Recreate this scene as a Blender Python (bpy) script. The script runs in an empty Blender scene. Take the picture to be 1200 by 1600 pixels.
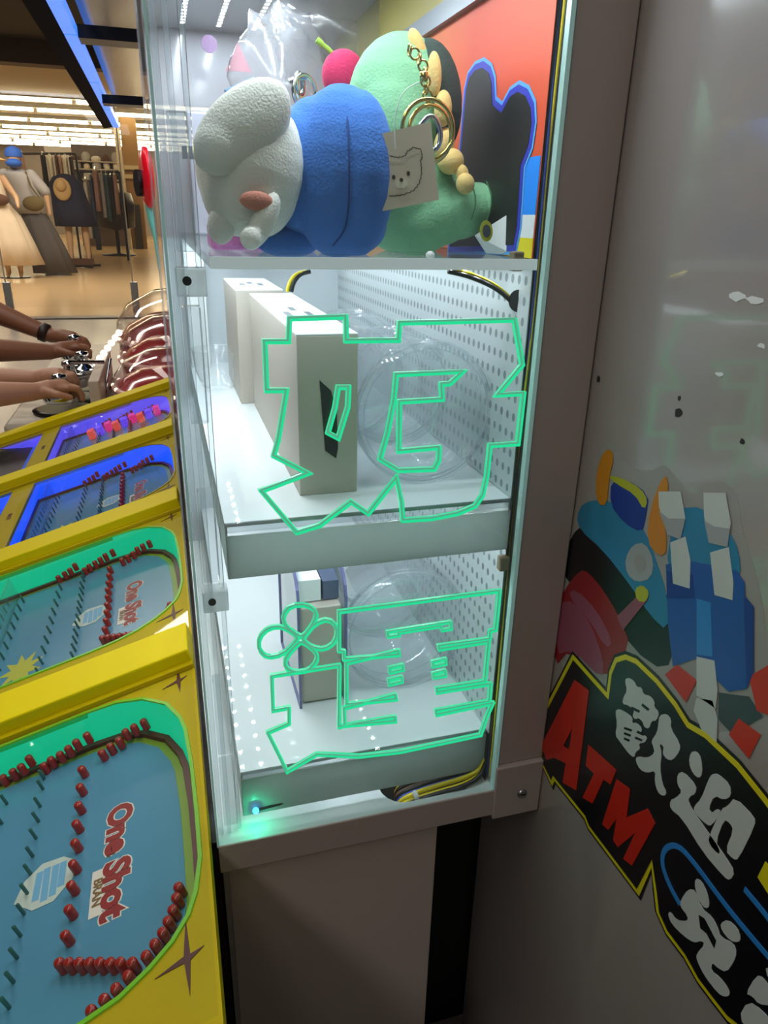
import bpy, bmesh, math, random
from mathutils import Vector, Matrix, Euler
from mathutils.geometry import tessellate_polygon
random.seed(7)
sc = bpy.context.scene
col = sc.collection
# ------------------------------------------------------------------ camera
H = 0.95                      # camera height
FPX = 1123.0                  # focal length in pixels of the 1200x1600 frame
yaw, pitch, roll = math.radians(16.70), math.radians(22.235), math.radians(-1.34)
_f = Vector((math.sin(yaw)*math.cos(pitch), math.cos(yaw)*math.cos(pitch), -math.sin(pitch)))
_r = Vector((math.cos(yaw), -math.sin(yaw), 0)); _d = _f.cross(_r)
RIGHT = math.cos(roll)*_r + math.sin(roll)*_d
DOWN = -math.sin(roll)*_r + math.cos(roll)*_d
FWD = _f
CAM = Vector((0, 0, H))
cd = bpy.data.cameras.new('camera'); cam = bpy.data.objects.new('camera', cd); col.objects.link(cam)
cd.sensor_fit = 'HORIZONTAL'; cd.sensor_width = 36; cd.lens = FPX/1200*36; cd.clip_start = 0.01; cd.clip_end = 200
m3 = Matrix((RIGHT, -DOWN, -FWD)).transposed()
cam.matrix_world = Matrix.Translation(CAM) @ m3.to_4x4()
sc.camera = cam
sc.cycles.max_bounces = 7; sc.cycles.diffuse_bounces = 3; sc.cycles.glossy_bounces = 3; sc.cycles.transparent_max_bounces = 20
# ------------------------------------------------------------------ world, exposure
sc.view_settings.view_transform = 'Standard'; sc.view_settings.look = 'None'
sc.view_settings.gamma = 1; sc.view_settings.exposure = 0.0; sc.view_settings.use_curve_mapping = False
wd = bpy.data.worlds.new('world'); sc.world = wd; wd.use_nodes = True
wd.node_tree.nodes['Background'].inputs[0].default_value = (0.80, 0.74, 0.70, 1)
wd.node_tree.nodes['Background'].inputs[1].default_value = 0.07
# ------------------------------------------------------------------ large area lights (unseen lamps, placed for the light they give)
def area(name, loc, size, energy, color, rot=(0, 0, 0)):
    l = bpy.data.lights.new(name, 'AREA'); l.shape = 'RECTANGLE'; l.size, l.size_y = size; l.energy = energy; l.color = color
    o = bpy.data.objects.new(name, l); o.location = loc; o.rotation_euler = rot; col.objects.link(o); return o
area('store_entrance_fill', (-2, 10.6, 3.3), (6, 2), 260, (1, .90, .76))  # unseen lamp added behind the bulkhead to brighten the store front
area('hall_fill', (-1.6, 4.6, 2.33), (2.0, .3), 45, (1, .91, .82))  # unseen lamp added to brighten the players and medal game
area('arcade_ceiling_light', (-.55, .55, 2.33), (.35, 1.9), 12.5, (1, .94, .86))  # unseen lamp, placed over the machines to light their bars
area('arcade_row_fill', (-.8, 2.2, 2.33), (.35, 1.4), 16, (1, .94, .86))  # unseen lamp added for the farther machines
area('arcade_aisle_fill', (-1.2, -1.3, 2.33), (.35, 1.6), 13, (1, .93, .88))  # unseen lamp behind the camera, added to light the post

# ------------------------------------------------------------------ helpers
def ray(px, py):
    return RIGHT*((px-600)/FPX) + DOWN*((py-800)/FPX) + FWD
def at(px, py, X=None, Y=None, Z=None):        # a photo pixel as a point on one plane of the place
    d = ray(px, py)
    t = X/d.x if X is not None else (Y/d.y if Y is not None else (Z-H)/d.z)
    return CAM + d*t
TILT = math.radians(16.8)
EU = Vector((-math.cos(TILT), 0, -math.sin(TILT))); EV = Vector((0, 1, 0)); EN = Vector((-math.sin(TILT), 0, math.cos(TILT)))
PO = Vector((-.01, 0, .50))
def onp(px, py, w=0):                          # pixel -> machine-local (x, y, z) at height w over the panel plane
    d = ray(px, py); o = PO + EN*w
    X = CAM + d*((o-CAM).dot(EN)/d.dot(EN)) - PO
    return Vector((-X.dot(EU), X.dot(EV), w))

def lin(c):
    if isinstance(c, str):
        c = tuple(int(c[i:i+2], 16)/255 for i in (0, 2, 4))
    return tuple((x/12.92 if x <= .04045 else ((x+.055)/1.055)**2.4) for x in c)
MATS = {}
def mat(name, color, rough=.5, metal=0, emit=None, estr=1, sheen=0, bump=0, bscale=200, spec=.5, var=0, vscale=8, trans=0, sub=0, coat=0):
    if name in MATS: return MATS[name]
    m = bpy.data.materials.new(name); m.use_nodes = True; nt = m.node_tree; b = nt.nodes['Principled BSDF']
    c = lin(color)
    b.inputs['Base Color'].default_value = (*c, 1); b.inputs['Roughness'].default_value = rough; b.inputs['Metallic'].default_value = metal
    b.inputs['Specular IOR Level'].default_value = spec; b.inputs['Coat Weight'].default_value = coat
    if sheen: b.inputs['Sheen Weight'].default_value = sheen; b.inputs['Sheen Roughness'].default_value = .4; b.inputs['Sheen Tint'].default_value = (*[min(1, x*1.3+.15) for x in c], 1)
    if sub: b.inputs['Subsurface Weight'].default_value = sub; b.inputs['Subsurface Radius'].default_value = (.01, .008, .006)
    if emit: b.inputs['Emission Color'].default_value = (*lin(emit), 1); b.inputs['Emission Strength'].default_value = estr
    if bump or var:
        tc = nt.nodes.new('ShaderNodeTexCoord')
    if bump:
        n = nt.nodes.new('ShaderNodeTexNoise'); n.inputs['Scale'].default_value = bscale; n.inputs['Detail'].default_value = 3
        bp = nt.nodes.new('ShaderNodeBump'); bp.inputs['Strength'].default_value = bump; bp.inputs['Distance'].default_value = .002
        nt.links.new(tc.outputs['Object'], n.inputs['Vector']); nt.links.new(n.outputs['Fac'], bp.inputs['Height']); nt.links.new(bp.outputs['Normal'], b.inputs['Normal'])
    if var:
        n2 = nt.nodes.new('ShaderNodeTexNoise'); n2.inputs['Scale'].default_value = vscale; n2.inputs['Detail'].default_value = 4
        mx = nt.nodes.new('ShaderNodeMix'); mx.data_type = 'RGBA'
        mx.inputs['A'].default_value = (*[x*(1-var) for x in c], 1); mx.inputs['B'].default_value = (*[min(1, x*(1+var)) for x in c], 1)
        nt.links.new(tc.outputs['Object'], n2.inputs['Vector']); nt.links.new(n2.outputs['Fac'], mx.inputs['Factor']); nt.links.new(mx.outputs['Result'], b.inputs['Base Color'])
    if emit and name != 'tube_glow': m.cycles.emission_sampling = 'NONE'
    MATS[name] = m; return m
def clear(name, tint=(.93, .97, .96), haze=.03, hazecol=(.8, .9, .9), rough=.03, f0=1.45, gloss=1.0, streak=0):
    """clear acrylic: transparent + fresnel gloss + a little scattering haze"""
    if name in MATS: return MATS[name]
    m = bpy.data.materials.new(name); m.use_nodes = True; nt = m.node_tree
    nt.nodes.remove(nt.nodes['Principled BSDF']); out = nt.nodes['Material Output']
    tr = nt.nodes.new('ShaderNodeBsdfTransparent'); tr.inputs[0].default_value = (*tint, 1)
    df = nt.nodes.new('ShaderNodeBsdfDiffuse'); df.inputs[0].default_value = (*hazecol, 1)
    tl = nt.nodes.new('ShaderNodeBsdfTranslucent'); tl.inputs[0].default_value = (*hazecol, 1)
    h = nt.nodes.new('ShaderNodeMixShader'); nt.links.new(df.outputs[0], h.inputs[1]); nt.links.new(tl.outputs[0], h.inputs[2])
    a = nt.nodes.new('ShaderNodeMixShader'); a.inputs[0].default_value = haze
    nt.links.new(tr.outputs[0], a.inputs[1]); nt.links.new(h.outputs[0], a.inputs[2])
    gl = nt.nodes.new('ShaderNodeBsdfGlossy'); gl.inputs['Roughness'].default_value = rough
    fr = nt.nodes.new('ShaderNodeFresnel'); ge = nt.nodes.new('ShaderNodeNewGeometry')      # thin sheet: both faces reflect as from air
    io = nt.nodes.new('ShaderNodeMapRange'); io.inputs[3].default_value = f0; io.inputs[4].default_value = 1/f0
    nt.links.new(ge.outputs['Backfacing'], io.inputs[0]); nt.links.new(io.outputs[0], fr.inputs[0])
    mu = nt.nodes.new('ShaderNodeMath'); mu.operation = 'MULTIPLY'; mu.inputs[1].default_value = gloss; mu.use_clamp = True
    nt.links.new(fr.outputs[0], mu.inputs[0])
    b = nt.nodes.new('ShaderNodeMixShader'); nt.links.new(mu.outputs[0], b.inputs[0]); nt.links.new(a.outputs[0], b.inputs[1]); nt.links.new(gl.outputs[0], b.inputs[2])
    if streak:  # streaked haze stands in for reflections along the pane
        tc = nt.nodes.new('ShaderNodeTexCoord'); mp = nt.nodes.new('ShaderNodeMapping'); mp.inputs['Scale'].default_value = (30, 30, 2)
        n = nt.nodes.new('ShaderNodeTexNoise'); n.inputs['Scale'].default_value = 4; n.inputs['Detail'].default_value = 6
        rp = nt.nodes.new('ShaderNodeMapRange'); rp.inputs[1].default_value = .45; rp.inputs[2].default_value = .75; rp.inputs[3].default_value = haze*.4; rp.inputs[4].default_value = streak
        nt.links.new(tc.outputs['Object'], mp.inputs[0]); nt.links.new(mp.outputs[0], n.inputs['Vector']); nt.links.new(n.outputs['Fac'], rp.inputs[0]); nt.links.new(rp.outputs[0], a.inputs[0])
    nt.links.new(b.outputs[0], out.inputs[0]); MATS[name] = m; return m

OFF = {}
class MB:
    def __init__(s): s.v = []; s.f = []; s.sm = []
    def add(s, vs, fs, smooth=False):
        o = len(s.v); s.v += [Vector(p) for p in vs]
        s.f += [tuple(i+o for i in f) for f in fs]; s.sm += [smooth]*len(fs); return s
    def box(s, a, b, M=None):
        x0, y0, z0 = a; x1, y1, z1 = b
        vs = [Vector(p) for p in ((x0,y0,z0),(x1,y0,z0),(x1,y1,z0),(x0,y1,z0),(x0,y0,z1),(x1,y0,z1),(x1,y1,z1),(x0,y1,z1))]
        if M: vs = [M @ p for p in vs]
        return s.add(vs, [(0,3,2,1),(4,5,6,7),(0,1,5,4),(1,2,6,5),(2,3,7,6),(3,0,4,7)])
    def prism(s, pts, o, ex, ey, ez, z0, z1, holes=()):
        """polygon (2D in ex,ey from o) extruded along ez from z0 to z1, with holes"""
        loops = [list(pts)]+[list(h) for h in holes]
        flat = [p for l in loops for p in l]
        tri = tessellate_polygon([[Vector((p[0], p[1], 0)) for p in l] for l in loops])
        P = lambda p, z: o+ex*p[0]+ey*p[1]+ez*z
        n = len(flat); vs = [P(p, z0) for p in flat]+[P(p, z1) for p in flat]
        def orient(t):
            a, b, c = (flat[i] for i in t)
            return t if (b[0]-a[0])*(c[1]-a[1])-(b[1]-a[1])*(c[0]-a[0]) > 0 else (t[0], t[2], t[1])
        fs = []
        for t in tri:
            t = orient(tuple(t)); fs.append(tuple(i+n for i in t)); fs.append((t[0], t[2], t[1]))
        k = 0
        for l in loops:
            for i in range(len(l)):
                a = k+i; b = k+(i+1) % len(l); fs.append((a, b, b+n, a+n))
            k += len(l)
        return s.add(vs, fs)
    def tube(s, pts, r, n=8, closed=False, caps=True, smooth=True):
        pts = [Vector(p) for p in pts]; m = len(pts); rs = r if isinstance(r, (list, tuple)) else [r]*m
        vs = []; fs = []; up = None
        for i, p in enumerate(pts):
            a = pts[(i-1) % m] if (closed or i) else p; b = pts[(i+1) % m] if (closed or i < m-1) else p
            t = (b-a); t = t.normalized() if t.length > 1e-9 else Vector((0, 0, 1))
            if up is None: up = Vector((0, 0, 1)) if abs(t.z) < .9 else Vector((1, 0, 0))
            x = up.cross(t); x = x.normalized() if x.length > 1e-6 else Vector((1, 0, 0)).cross(t).normalized(); y = t.cross(x); up = y
            vs += [p+(x*math.cos(2*math.pi*k/n)+y*math.sin(2*math.pi*k/n))*rs[i] for k in range(n)]
        for i in range(m if closed else m-1):
            j = (i+1) % m
            fs += [(i*n+k, i*n+(k+1) % n, j*n+(k+1) % n, j*n+k) for k in range(n)]
        s.add(vs, fs, smooth)
        if caps and not closed:
            s.add(vs[:n], [tuple(reversed(range(n)))]); s.add(vs[-n:], [tuple(range(n))])
        return s
    def lathe(s, prof, o, ax=Vector((0,0,1)), n=32, caps=True, smooth=True):
        """profile [(radius, height)] turned about ax through o"""
        o = Vector(o); ax = Vector(ax).normalized(); x = ax.orthogonal().normalized(); y = ax.cross(x)
        vs = []; fs = []
        for r, h in prof: vs += [o+ax*h+(x*math.cos(2*math.pi*k/n)+y*math.sin(2*math.pi*k/n))*r for k in range(n)]
        for i in range(len(prof)-1):
            fs += [(i*n+k, i*n+(k+1) % n, (i+1)*n+(k+1) % n, (i+1)*n+k) for k in range(n)]
        s.add(vs, fs, smooth)
        if caps:
            if prof[0][0] > 1e-6: s.add(vs[:n], [tuple(reversed(range(n)))])
            if prof[-1][0] > 1e-6: s.add(vs[-n:], [tuple(range(n))])
        return s
    def ball(s, c, r, M=None, nu=20, nv=12):
        c = Vector(c); r = Vector(r) if not isinstance(r, (int, float)) else Vector((r, r, r)); vs = []; fs = []
        for i in range(nv+1):
            th = math.pi*i/nv
            for k in range(nu):
                ph = 2*math.pi*k/nu
                p = Vector((r.x*math.sin(th)*math.cos(ph), r.y*math.sin(th)*math.sin(ph), r.z*math.cos(th)))
                vs.append(c+(M @ p if M else p))
        for i in range(nv):
            fs += [(i*nu+k, (i+1)*nu+k, (i+1)*nu+(k+1) % nu, i*nu+(k+1) % nu) for k in range(nu)]
        return s.add(vs, fs, True)
    def shear(s):
        for v in s.v:
            if v.z < -.0009: v.x += v.z*math.tan(TILT)
        return s
    def ribbon(s, pts, o, ex, ey, ez, w, z0, z1, closed=True):
        """mitred flat band along a 2D path"""
        m = len(pts); L = []; Rr = []
        for i in range(m):
            p = Vector(pts[i]).to_2d()
            a = Vector(pts[(i-1) % m]).to_2d() if (closed or i) else None; b = Vector(pts[(i+1) % m]).to_2d() if (closed or i < m-1) else None
            d1 = (p-a).normalized() if a is not None else (b-p).normalized(); d2 = (b-p).normalized() if b is not None else d1
            n1 = Vector((-d1.y, d1.x)); n2 = Vector((-d2.y, d2.x)); mi = n1+n2
            mi = mi.normalized() if mi.length > .05 else n1
            k = min(2.2, 1/max(.3, mi.dot(n1))); L.append(p+mi*w*k); Rr.append(p-mi*w*k)
        vs = []
        for i in range(m):
            for q, z in ((L[i], z0), (Rr[i], z0), (Rr[i], z1), (L[i], z1)): vs.append(o+ex*q.x+ey*q.y+ez*z)
        fs = []
        for i in range(m if closed else m-1):
            j = (i+1) % m
            fs += [(i*4+k, i*4+(k+1) % 4, j*4+(k+1) % 4, j*4+k) for k in range(4)]
        if not closed: fs += [(3, 2, 1, 0), (m*4-4, m*4-3, m*4-2, m*4-1)]
        return s.add(vs, fs)
    def mesh(s, name, m, off=Vector((0,0,0))):
        me = bpy.data.meshes.new(name); me.from_pydata([v-off for v in s.v], [], s.f)
        me.polygons.foreach_set('use_smooth', s.sm); me.materials.append(m); me.validate(); me.update()
        bm = bmesh.new(); bm.from_mesh(me); bmesh.ops.recalc_face_normals(bm, faces=bm.faces); bm.to_mesh(me); bm.free()
        return me
    def build(s, name, m, parent=None, bevel=0, remesh=0, smooth=0, local=False, subsurf=0):
        if parent is not None: off = OFF.get(parent.name, Vector((0,0,0)))
        elif local: off = Vector((0,0,0))
        else:
            xs = [v.x for v in s.v]; ys = [v.y for v in s.v]; zs = [v.z for v in s.v]
            off = Vector(((min(xs)+max(xs))/2, (min(ys)+max(ys))/2, min(zs)))
        o = bpy.data.objects.new(name, s.mesh(name, m, off)); col.objects.link(o)
        if parent is not None: o.parent = parent
        else: o.location = off
        OFF[o.name] = off
        if remesh:
            md = o.modifiers.new('remesh', 'REMESH'); md.mode = 'VOXEL'; md.voxel_size = remesh; md.use_smooth_shade = True
        if smooth:
            md = o.modifiers.new('smooth', 'SMOOTH'); md.factor = .6; md.iterations = smooth
        if bevel:
            md = o.modifiers.new('bevel', 'BEVEL'); md.width = bevel; md.segments = 2; md.limit_method = 'ANGLE'
        if subsurf:
            md = o.modifiers.new('subsurf', 'SUBSURF'); md.levels = subsurf; md.render_levels = subsurf
        return o
def tag(o, label=None, cat=None, group=None, kind=None):
    if label: o['label'] = label
    if cat: o['category'] = cat
    if group: o['group'] = group
    if kind: o['kind'] = kind
    return o
def thing(name, label, cat, loc, group=None):
    o = bpy.data.objects.new(name, None); o.empty_display_size = .05; col.objects.link(o); o.location = loc; OFF[o.name] = Vector(loc)
    return tag(o, label, cat, group)
def struct(name, mb, m, **k): return tag(mb.build(name, m, **k), kind='structure')
def copy_tree(o, parent=None):
    c = o.copy(); col.objects.link(c)
    if parent is not None: c.parent = parent
    for ch in o.children: copy_tree(ch, c)
    return c
X_, Y_, Z_ = Vector((1,0,0)), Vector((0,1,0)), Vector((0,0,1))
V0 = Vector((0,0,0))
def text_mesh(txt, size, offset=0, depth=.0, shear=0, spacing=1):
    c = bpy.data.curves.new('txt', 'FONT'); c.body = txt; c.size = size; c.offset = offset; c.extrude = depth; c.shear = shear; c.space_character = spacing
    c.align_x = 'CENTER'; c.align_y = 'CENTER'; c.resolution_u = 3
    o = bpy.data.objects.new('txt', c); col.objects.link(o); bpy.context.view_layer.update()
    me = bpy.data.meshes.new_from_object(o.evaluated_get(bpy.context.evaluated_depsgraph_get())); bpy.data.objects.remove(o); return me
def text(name, txt, size, M, m, parent=None, offset=0, depth=.0001, shear=0, spacing=1):
    me = text_mesh(txt, size, offset, depth, shear, spacing); me.name = name; me.materials.clear(); me.materials.append(m)
    off = OFF.get(parent.name, V0) if parent else V0
    me.transform(Matrix.Translation(-off) @ M)
    o = bpy.data.objects.new(name, me); col.objects.link(o)
    if parent: o.parent = parent
    OFF[o.name] = off
    return o
def frame(o, ex, ey):
    ez = ex.cross(ey); return Matrix.Translation(o) @ Matrix((ex, ey, ez)).transposed().to_4x4()

# ------------------------------------------------------------------ materials
GLASS = clear('panel_glass', (.95, .985, .975), .012, (.75, .95, .9), .01, 1.45, .8)
ACRYL = clear('clear_acrylic', (.94, .96, .97), .08, (.85, .88, .92), .05, 1.5, 1.3)
FRONT = clear('front_acrylic', (.985, .985, .99), .04, (.8, .82, .88), .08, 1.35, .8, streak=.14)
JAR = clear('jar_plastic', (.93, .95, .96), .13, (.9, .93, .96), .06, 1.5, 1.4)
FROST = mat('frosted_white', 'dfe4e4', .35, bump=.05, bscale=60)
TRAYM = mat('tray_white', 'd9e0e2', .025, spec=.7)
def milky(name, c, t=.5, rough=.3):
    m = mat(name, c, rough); nt = m.node_tree; b = nt.nodes['Principled BSDF']; tl = nt.nodes.new('ShaderNodeBsdfTranslucent'); tl.inputs[0].default_value = (*lin(c), 1)
    mx = nt.nodes.new('ShaderNodeMixShader'); mx.inputs[0].default_value = t; nt.links.new(b.outputs[0], mx.inputs[1]); nt.links.new(tl.outputs[0], mx.inputs[2]); nt.links.new(mx.outputs[0], nt.nodes['Material Output'].inputs[0]); return m
LIP = milky('tray_lip_milky', 'b9c2be', .55)
SHELFEDGE = mat('shelf_edge_glow', 'c4cccc', .3, emit='b0bcbe', estr=.55)  # glow added to the shelf edge, which is no lamp
GREEN = mat('green_glow', '0a3c28', .3, emit='22dc96', estr=1.0)
PALEGREEN = mat('pale_green_edge', '9ad8c0', .3, emit='5fd8b0', estr=.35)
EDGE = mat('glass_edge', 'a8c8c4', .2, emit='7fb0aa', estr=.25)  # faint glow put into the glass edge to brighten it
POSTM = mat('post_paint', 'a89c96', .45, bump=.03, bscale=300)
DARK = mat('dark_gap', '0c0b0b', .7)
BLACK = mat('black_plastic', '141416', .35)
CHROME = mat('chrome', 'd0d4d8', .12, 1)
STEEL = mat('brushed_steel', 'a8acb0', .3, 1)
GOLD = mat('gold_metal', 'e0c878', .18, 1)
WHITEPL = mat('white_paper', 'eef0f0', .6)
YEL = mat('yellow_paint', 'd8c400', .5, spec=.15)
YELD = mat('yellow_panel', 'b8a200', .5, spec=.15)
REDPEG = mat('red_peg', '9c1408', .25, coat=.4)
SKIN1 = mat('skin_brown', '8a5a40', .5, sub=.1)
SKIN2 = mat('skin_tan', 'b58468', .5, sub=.1)

# ================================================================== setting: floors, ceilings, far walls
floor_m = mat('store_floor', 'cfae80', .18, var=.06, vscale=2)
struct('floor', MB().box((-14, 7.6, -.05), (14, 40, 0)), floor_m)
struct('floor_arcade', MB().box((-6, -3, -.05), (4, 7.6, 0)), mat('arcade_floor', 'b9b0a6', .22, var=.05, vscale=3))
struct('trim_1', MB().box((-6, 7.52, 0), (4, 7.68, .012)), mat('threshold', '6f6760', .4, .5))
struct('ceiling', MB().box((-14, 8.4, 3.42), (14, 40, 3.5)), mat('store_ceiling', 'd9cdb8', .8, var=.05, vscale=1))
struct('ceiling_arcade', MB().box((-6, -3, at(60, 62, Y=8.2).z), (4, 8.2, at(60, 62, Y=8.2).z+.1)), mat('arcade_ceiling', '1c1815', .8))
struct('trim_2', MB().box((-14, 8.2, at(60, 100, Y=8.2).z), (14, 8.4, 3.9)), mat('bulkhead_brown', '3a2c22', .7))
struct('wall_back', MB().box((-14, 36, 0), (14, 36.2, 3.5)), mat('store_wall', '9a8f88', .8, var=.08, vscale=1))

# ================================================================== right wall of the next machine with its stickers
XW = .2805
WALLM = mat('glossy_grey_panel', '9a918e', .16, spec=.8, coat=.8, bump=.02, bscale=6, var=.04, vscale=5)
wall = struct('wall_right', MB().box((XW, -1.2, 0), (XW+.05, .540, 1.7)), WALLM)
WD = Vector((-1, 0, 0))
def wp(px, py): p = at(px, py, X=XW); return (-p.y, p.z)      # wall 2D: right = towards the camera, up
def wpoly(mb, pts, lift, th=.0003, holes=()):
    return mb.prism(pts, Vector((XW, 0, 0)), -Y_, Z_, WD, lift, lift+th, holes)
def c4(x, y): return wp(820+x/2.667, 1000+y/2.667)
def c3(x, y): return wp(840+x/3.2, 660+y/3.2)
def inset(pts, d):
    n = len(pts); A = sum(pts[i][0]*pts[(i+1) % n][1]-pts[(i+1) % n][0]*pts[i][1] for i in range(n)); sg = 1 if A > 0 else -1; out = []
    for i in range(n):
        p = Vector(pts[i]); a = Vector(pts[i-1]); b = Vector(pts[(i+1) % n]); d1 = (p-a).normalized(); d2 = (b-p).normalized()
        n1 = Vector((-d1.y, d1.x))*sg; n2 = Vector((-d2.y, d2.x))*sg; mi = (n1+n2); mi = mi.normalized() if mi.length > .1 else n1
        out.append(tuple(p+mi*d/max(.5, mi.dot(n1))))
    return out
def smooth_poly(pts, it=1, closed=True):
    for _ in range(it):
        q = []; n = len(pts)
        for i in range(n if closed else n-1):
            a = Vector(pts[i]); b = Vector(pts[(i+1) % n]); q += [tuple(a*.75+b*.25), tuple(a*.25+b*.75)]
        if not closed: q = [tuple(pts[0])]+q+[tuple(pts[-1])]
        pts = q
    return pts
INK = {k: mat('ink_'+k, c, .3) for k, c in dict(black='0a0a12', yellow='d8c818', red='c01c08', white='bcc0bc', blue='2a7cc4', navy='0c2f86', sky='24789f', mid='164c9c',
      orange='c47a10', grey='9a9a9c', pink='90485e', crimson='8e1620', darkgrey='3a3f48', lime='a8a820', margin='95908c').items()}
stk = thing('wall_sticker', 'black currency exchange sticker with yellow outline and red ATM letters on grey wall', 'sticker', (XW, wp(1000, 1300)[0]*-1, .52))
outl = [c4(*p) for p in [(60,500),(85,270),(200,45),(340,200),(350,120),(375,60),(420,45),(470,65),(560,150),(640,250),(690,330),(760,370),(900,500),(1013,640),(1150,820),(1400,1150),(1500,1500),(1250,1900),(1000,1720),(850,1600),(780,1510),(720,1430),(665,1330),(590,1230),(545,1130),(535,1040),(530,970),(485,1085),(265,790),(250,750),(130,600),(120,625)]]
b = MB(); wpoly(b, outl, .0002); b.build('backing', INK['black'], stk)
b = MB(); wpoly(b, inset(outl, .0022), .0006); b.build('yellow_border', INK['yellow'], stk)
b = MB(); wpoly(b, inset(outl, .0058), .0010); b.build('black_field', INK['black'], stk)
for nm, pts, hol in (('letter_a', [(75,440),(215,165),(275,210),(258,350),(222,625),(165,592),(178,512),(128,488),(98,498)], [(205,365),(168,440),(192,455)]),
                     ('letter_t', [(272,435),(390,540),(366,600),(336,580),(290,680),(248,655),(296,555),(262,522)], None),
                     ('letter_m', [(390,578),(447,620),(432,738),(520,700),(552,762),(455,938),(418,910),(468,802),(396,862),(376,832),(390,742),(356,790),(330,766)], None)):
    b = MB(); wpoly(b, [c4(*p) for p in pts], .0014, holes=[[c4(*p) for p in hol]] if hol else ()); b.build(nm, INK['red'], stk)
GLY = {'character_welcome': ([[(425,165),(440,155),(465,170),(475,195),(495,195),(502,225),(530,230),(550,255),(547,278),(570,300),(558,335),(537,335),(527,368),(507,362),(500,338),(482,322),(470,330),(457,315),(466,292),(440,270),(415,265),(420,235),(436,210)],
        [(385,295),(400,285),(430,300),(458,322),(455,346),(475,342),(498,368),(490,388),(520,402),(510,425),(482,430),(490,452),(470,465),(465,490),(440,470),(405,422),(385,395),(394,350)],
        [(570,312),(600,305),(620,330),(615,365),(656,430),(655,462),(625,500),(600,495),(583,470),(590,442),(568,428),(580,470),(572,530),(582,600),(600,632),(590,650),(565,636),(550,590),(554,542),(520,552),(490,540),(470,502),(476,482),(520,490),(550,470),(545,442),(535,420),(560,385),(566,350)]],
        [[(425,360),(457,371),(455,380),(423,369)], [(424,382),(452,392),(450,401),(422,391)], [(424,404),(447,413),(445,422),(422,413)], [(480,375),(508,390),(504,398),(476,384)], [(470,400),(500,412),(497,421),(468,409)], [(455,275),(490,292),(486,302),(452,286)], [(500,262),(530,285),(524,294),(496,272)]]),
    'character_greet': ([[(700,466),(725,460),(745,490),(750,555),(735,575),(710,555),(693,510)],
        [(645,557),(670,545),(725,605),(720,640),(695,650),(690,675),(735,745),(850,905),(885,965),(865,1000),(840,985),(750,880),(665,740),(615,702),(615,665),(640,655),(665,630),(645,600)],
        [(790,556),(815,555),(865,600),(870,648),(840,665),(800,645),(775,700),(790,720),(810,700),(830,712),(790,770),(770,770),(715,717),(715,690),(745,660),(775,580)],
        [(885,652),(968,735),(970,770),(900,912),(880,912),(845,875),(880,790),(865,760),(840,745),(805,840),(825,880),(815,890),(780,850),(775,820),(830,700),(855,690)]], []),
    'character_exchange': ([[(720,990),(745,1000),(770,1050),(780,1105),(765,1118),(740,1095),(718,1030)], [(825,1177),(855,1162),(895,1195),(910,1240),(900,1258),(865,1250),(830,1207)],
        [(690,1035),(720,1040),(745,1115),(790,1150),(815,1200),(825,1235),(880,1260),(893,1300),(880,1340),(850,1382),(815,1365),(790,1340),(785,1375),(820,1400),(855,1445),(865,1475),(845,1485),(815,1470),(760,1400),(725,1330),(725,1305),(760,1265),(745,1250),(715,1260),(670,1230),(620,1180),(605,1140),(615,1128),(640,1165),(685,1170),(690,1150),(655,1105),(660,1080)]],
        [[(735,1142),(760,1158),(808,1250),(800,1282),(768,1220),(742,1198)]]),
    'character_change': ([[(930,1470),(975,1395),(1000,1400),(1030,1440),(1040,1520),(985,1515),(960,1482)], [(900,1570),(940,1500),(1000,1540),(1050,1600),(1080,1700),(1010,1720),(960,1640)], [(1000,1370),(1060,1350),(1120,1420),(1080,1470)], [(1090,1490),(1160,1520),(1150,1640),(1090,1600)]], [])}
for nm, (pieces, slits) in GLY.items():
    b = MB()
    for P in pieces: wpoly(b, smooth_poly([c4(*p) for p in P], 1), .0014)
    g = b.build(nm, INK['white'], stk)
    if slits:
        b = MB()
        for P in slits: wpoly(b, [c4(*p) for p in P], .0018, .0001)
        b.build('dark_gaps', INK['black'], g)
for pts in ([(655,1100),(610,1020),(578,930),(590,865),(640,848),(700,905),(850,1110),(1000,1290),(1100,1400)], [(925,1035),(1013,1140),(1100,1260)]):
    b = MB(); b.ribbon(smooth_poly([c4(*p) for p in pts], 2, False), Vector((XW, 0, 0)), -Y_, Z_, WD, .0018, .0014, .0018, closed=False); b.build('blue_line', INK['blue'], stk)
b = MB(); wpoly(b, [c4(*p) for p in [(980,985),(1013,920),(1090,1010),(1040,1080)]], .0014); b.build('yellow_corner', INK['yellow'], stk)
# generic coloured vehicle-robot sticker
rob = thing('robot_sticker', 'die-cut sticker of blue, white and red toy robot blocks above the exchange sticker', 'sticker', (XW, -wp(1050, 950)[0], .6))
def rp(name, pts, ink, lift, it=1):
    b = MB(); P = [c3(*p) for p in pts]
    if it: P = smooth_poly(P, it)
    wpoly(b, P, lift, .00008); b.build(name, INK[ink], rob)
rp('sticker_margin', [(60,1250),(130,700),(180,400),(290,330),(300,150),(360,85),(410,130),(425,215),(560,250),(630,200),(700,280),(780,370),(830,295),(960,300),(1010,400),(1020,530),(1060,640),(1130,900),(1140,1080),(1300,1100),(1350,1500),(1000,1600),(500,1350)], 'margin', .00002)
rp('dark_underbody', [(200,520),(330,470),(480,600),(660,860),(700,1100),(640,1250),(480,1140),(330,900),(130,800),(140,640)], 'black', .00012)
rp('blue_bonnet', [(195,470),(230,400),(320,385),(440,420),(540,540),(600,700),(650,860),(655,1050),(560,960),(470,820),(330,640),(215,540)], 'sky', .00022)
rp('cab_window', [(370,290),(450,285),(560,360),(545,470),(525,555),(430,500),(365,410)], 'navy', .00032)
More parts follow.
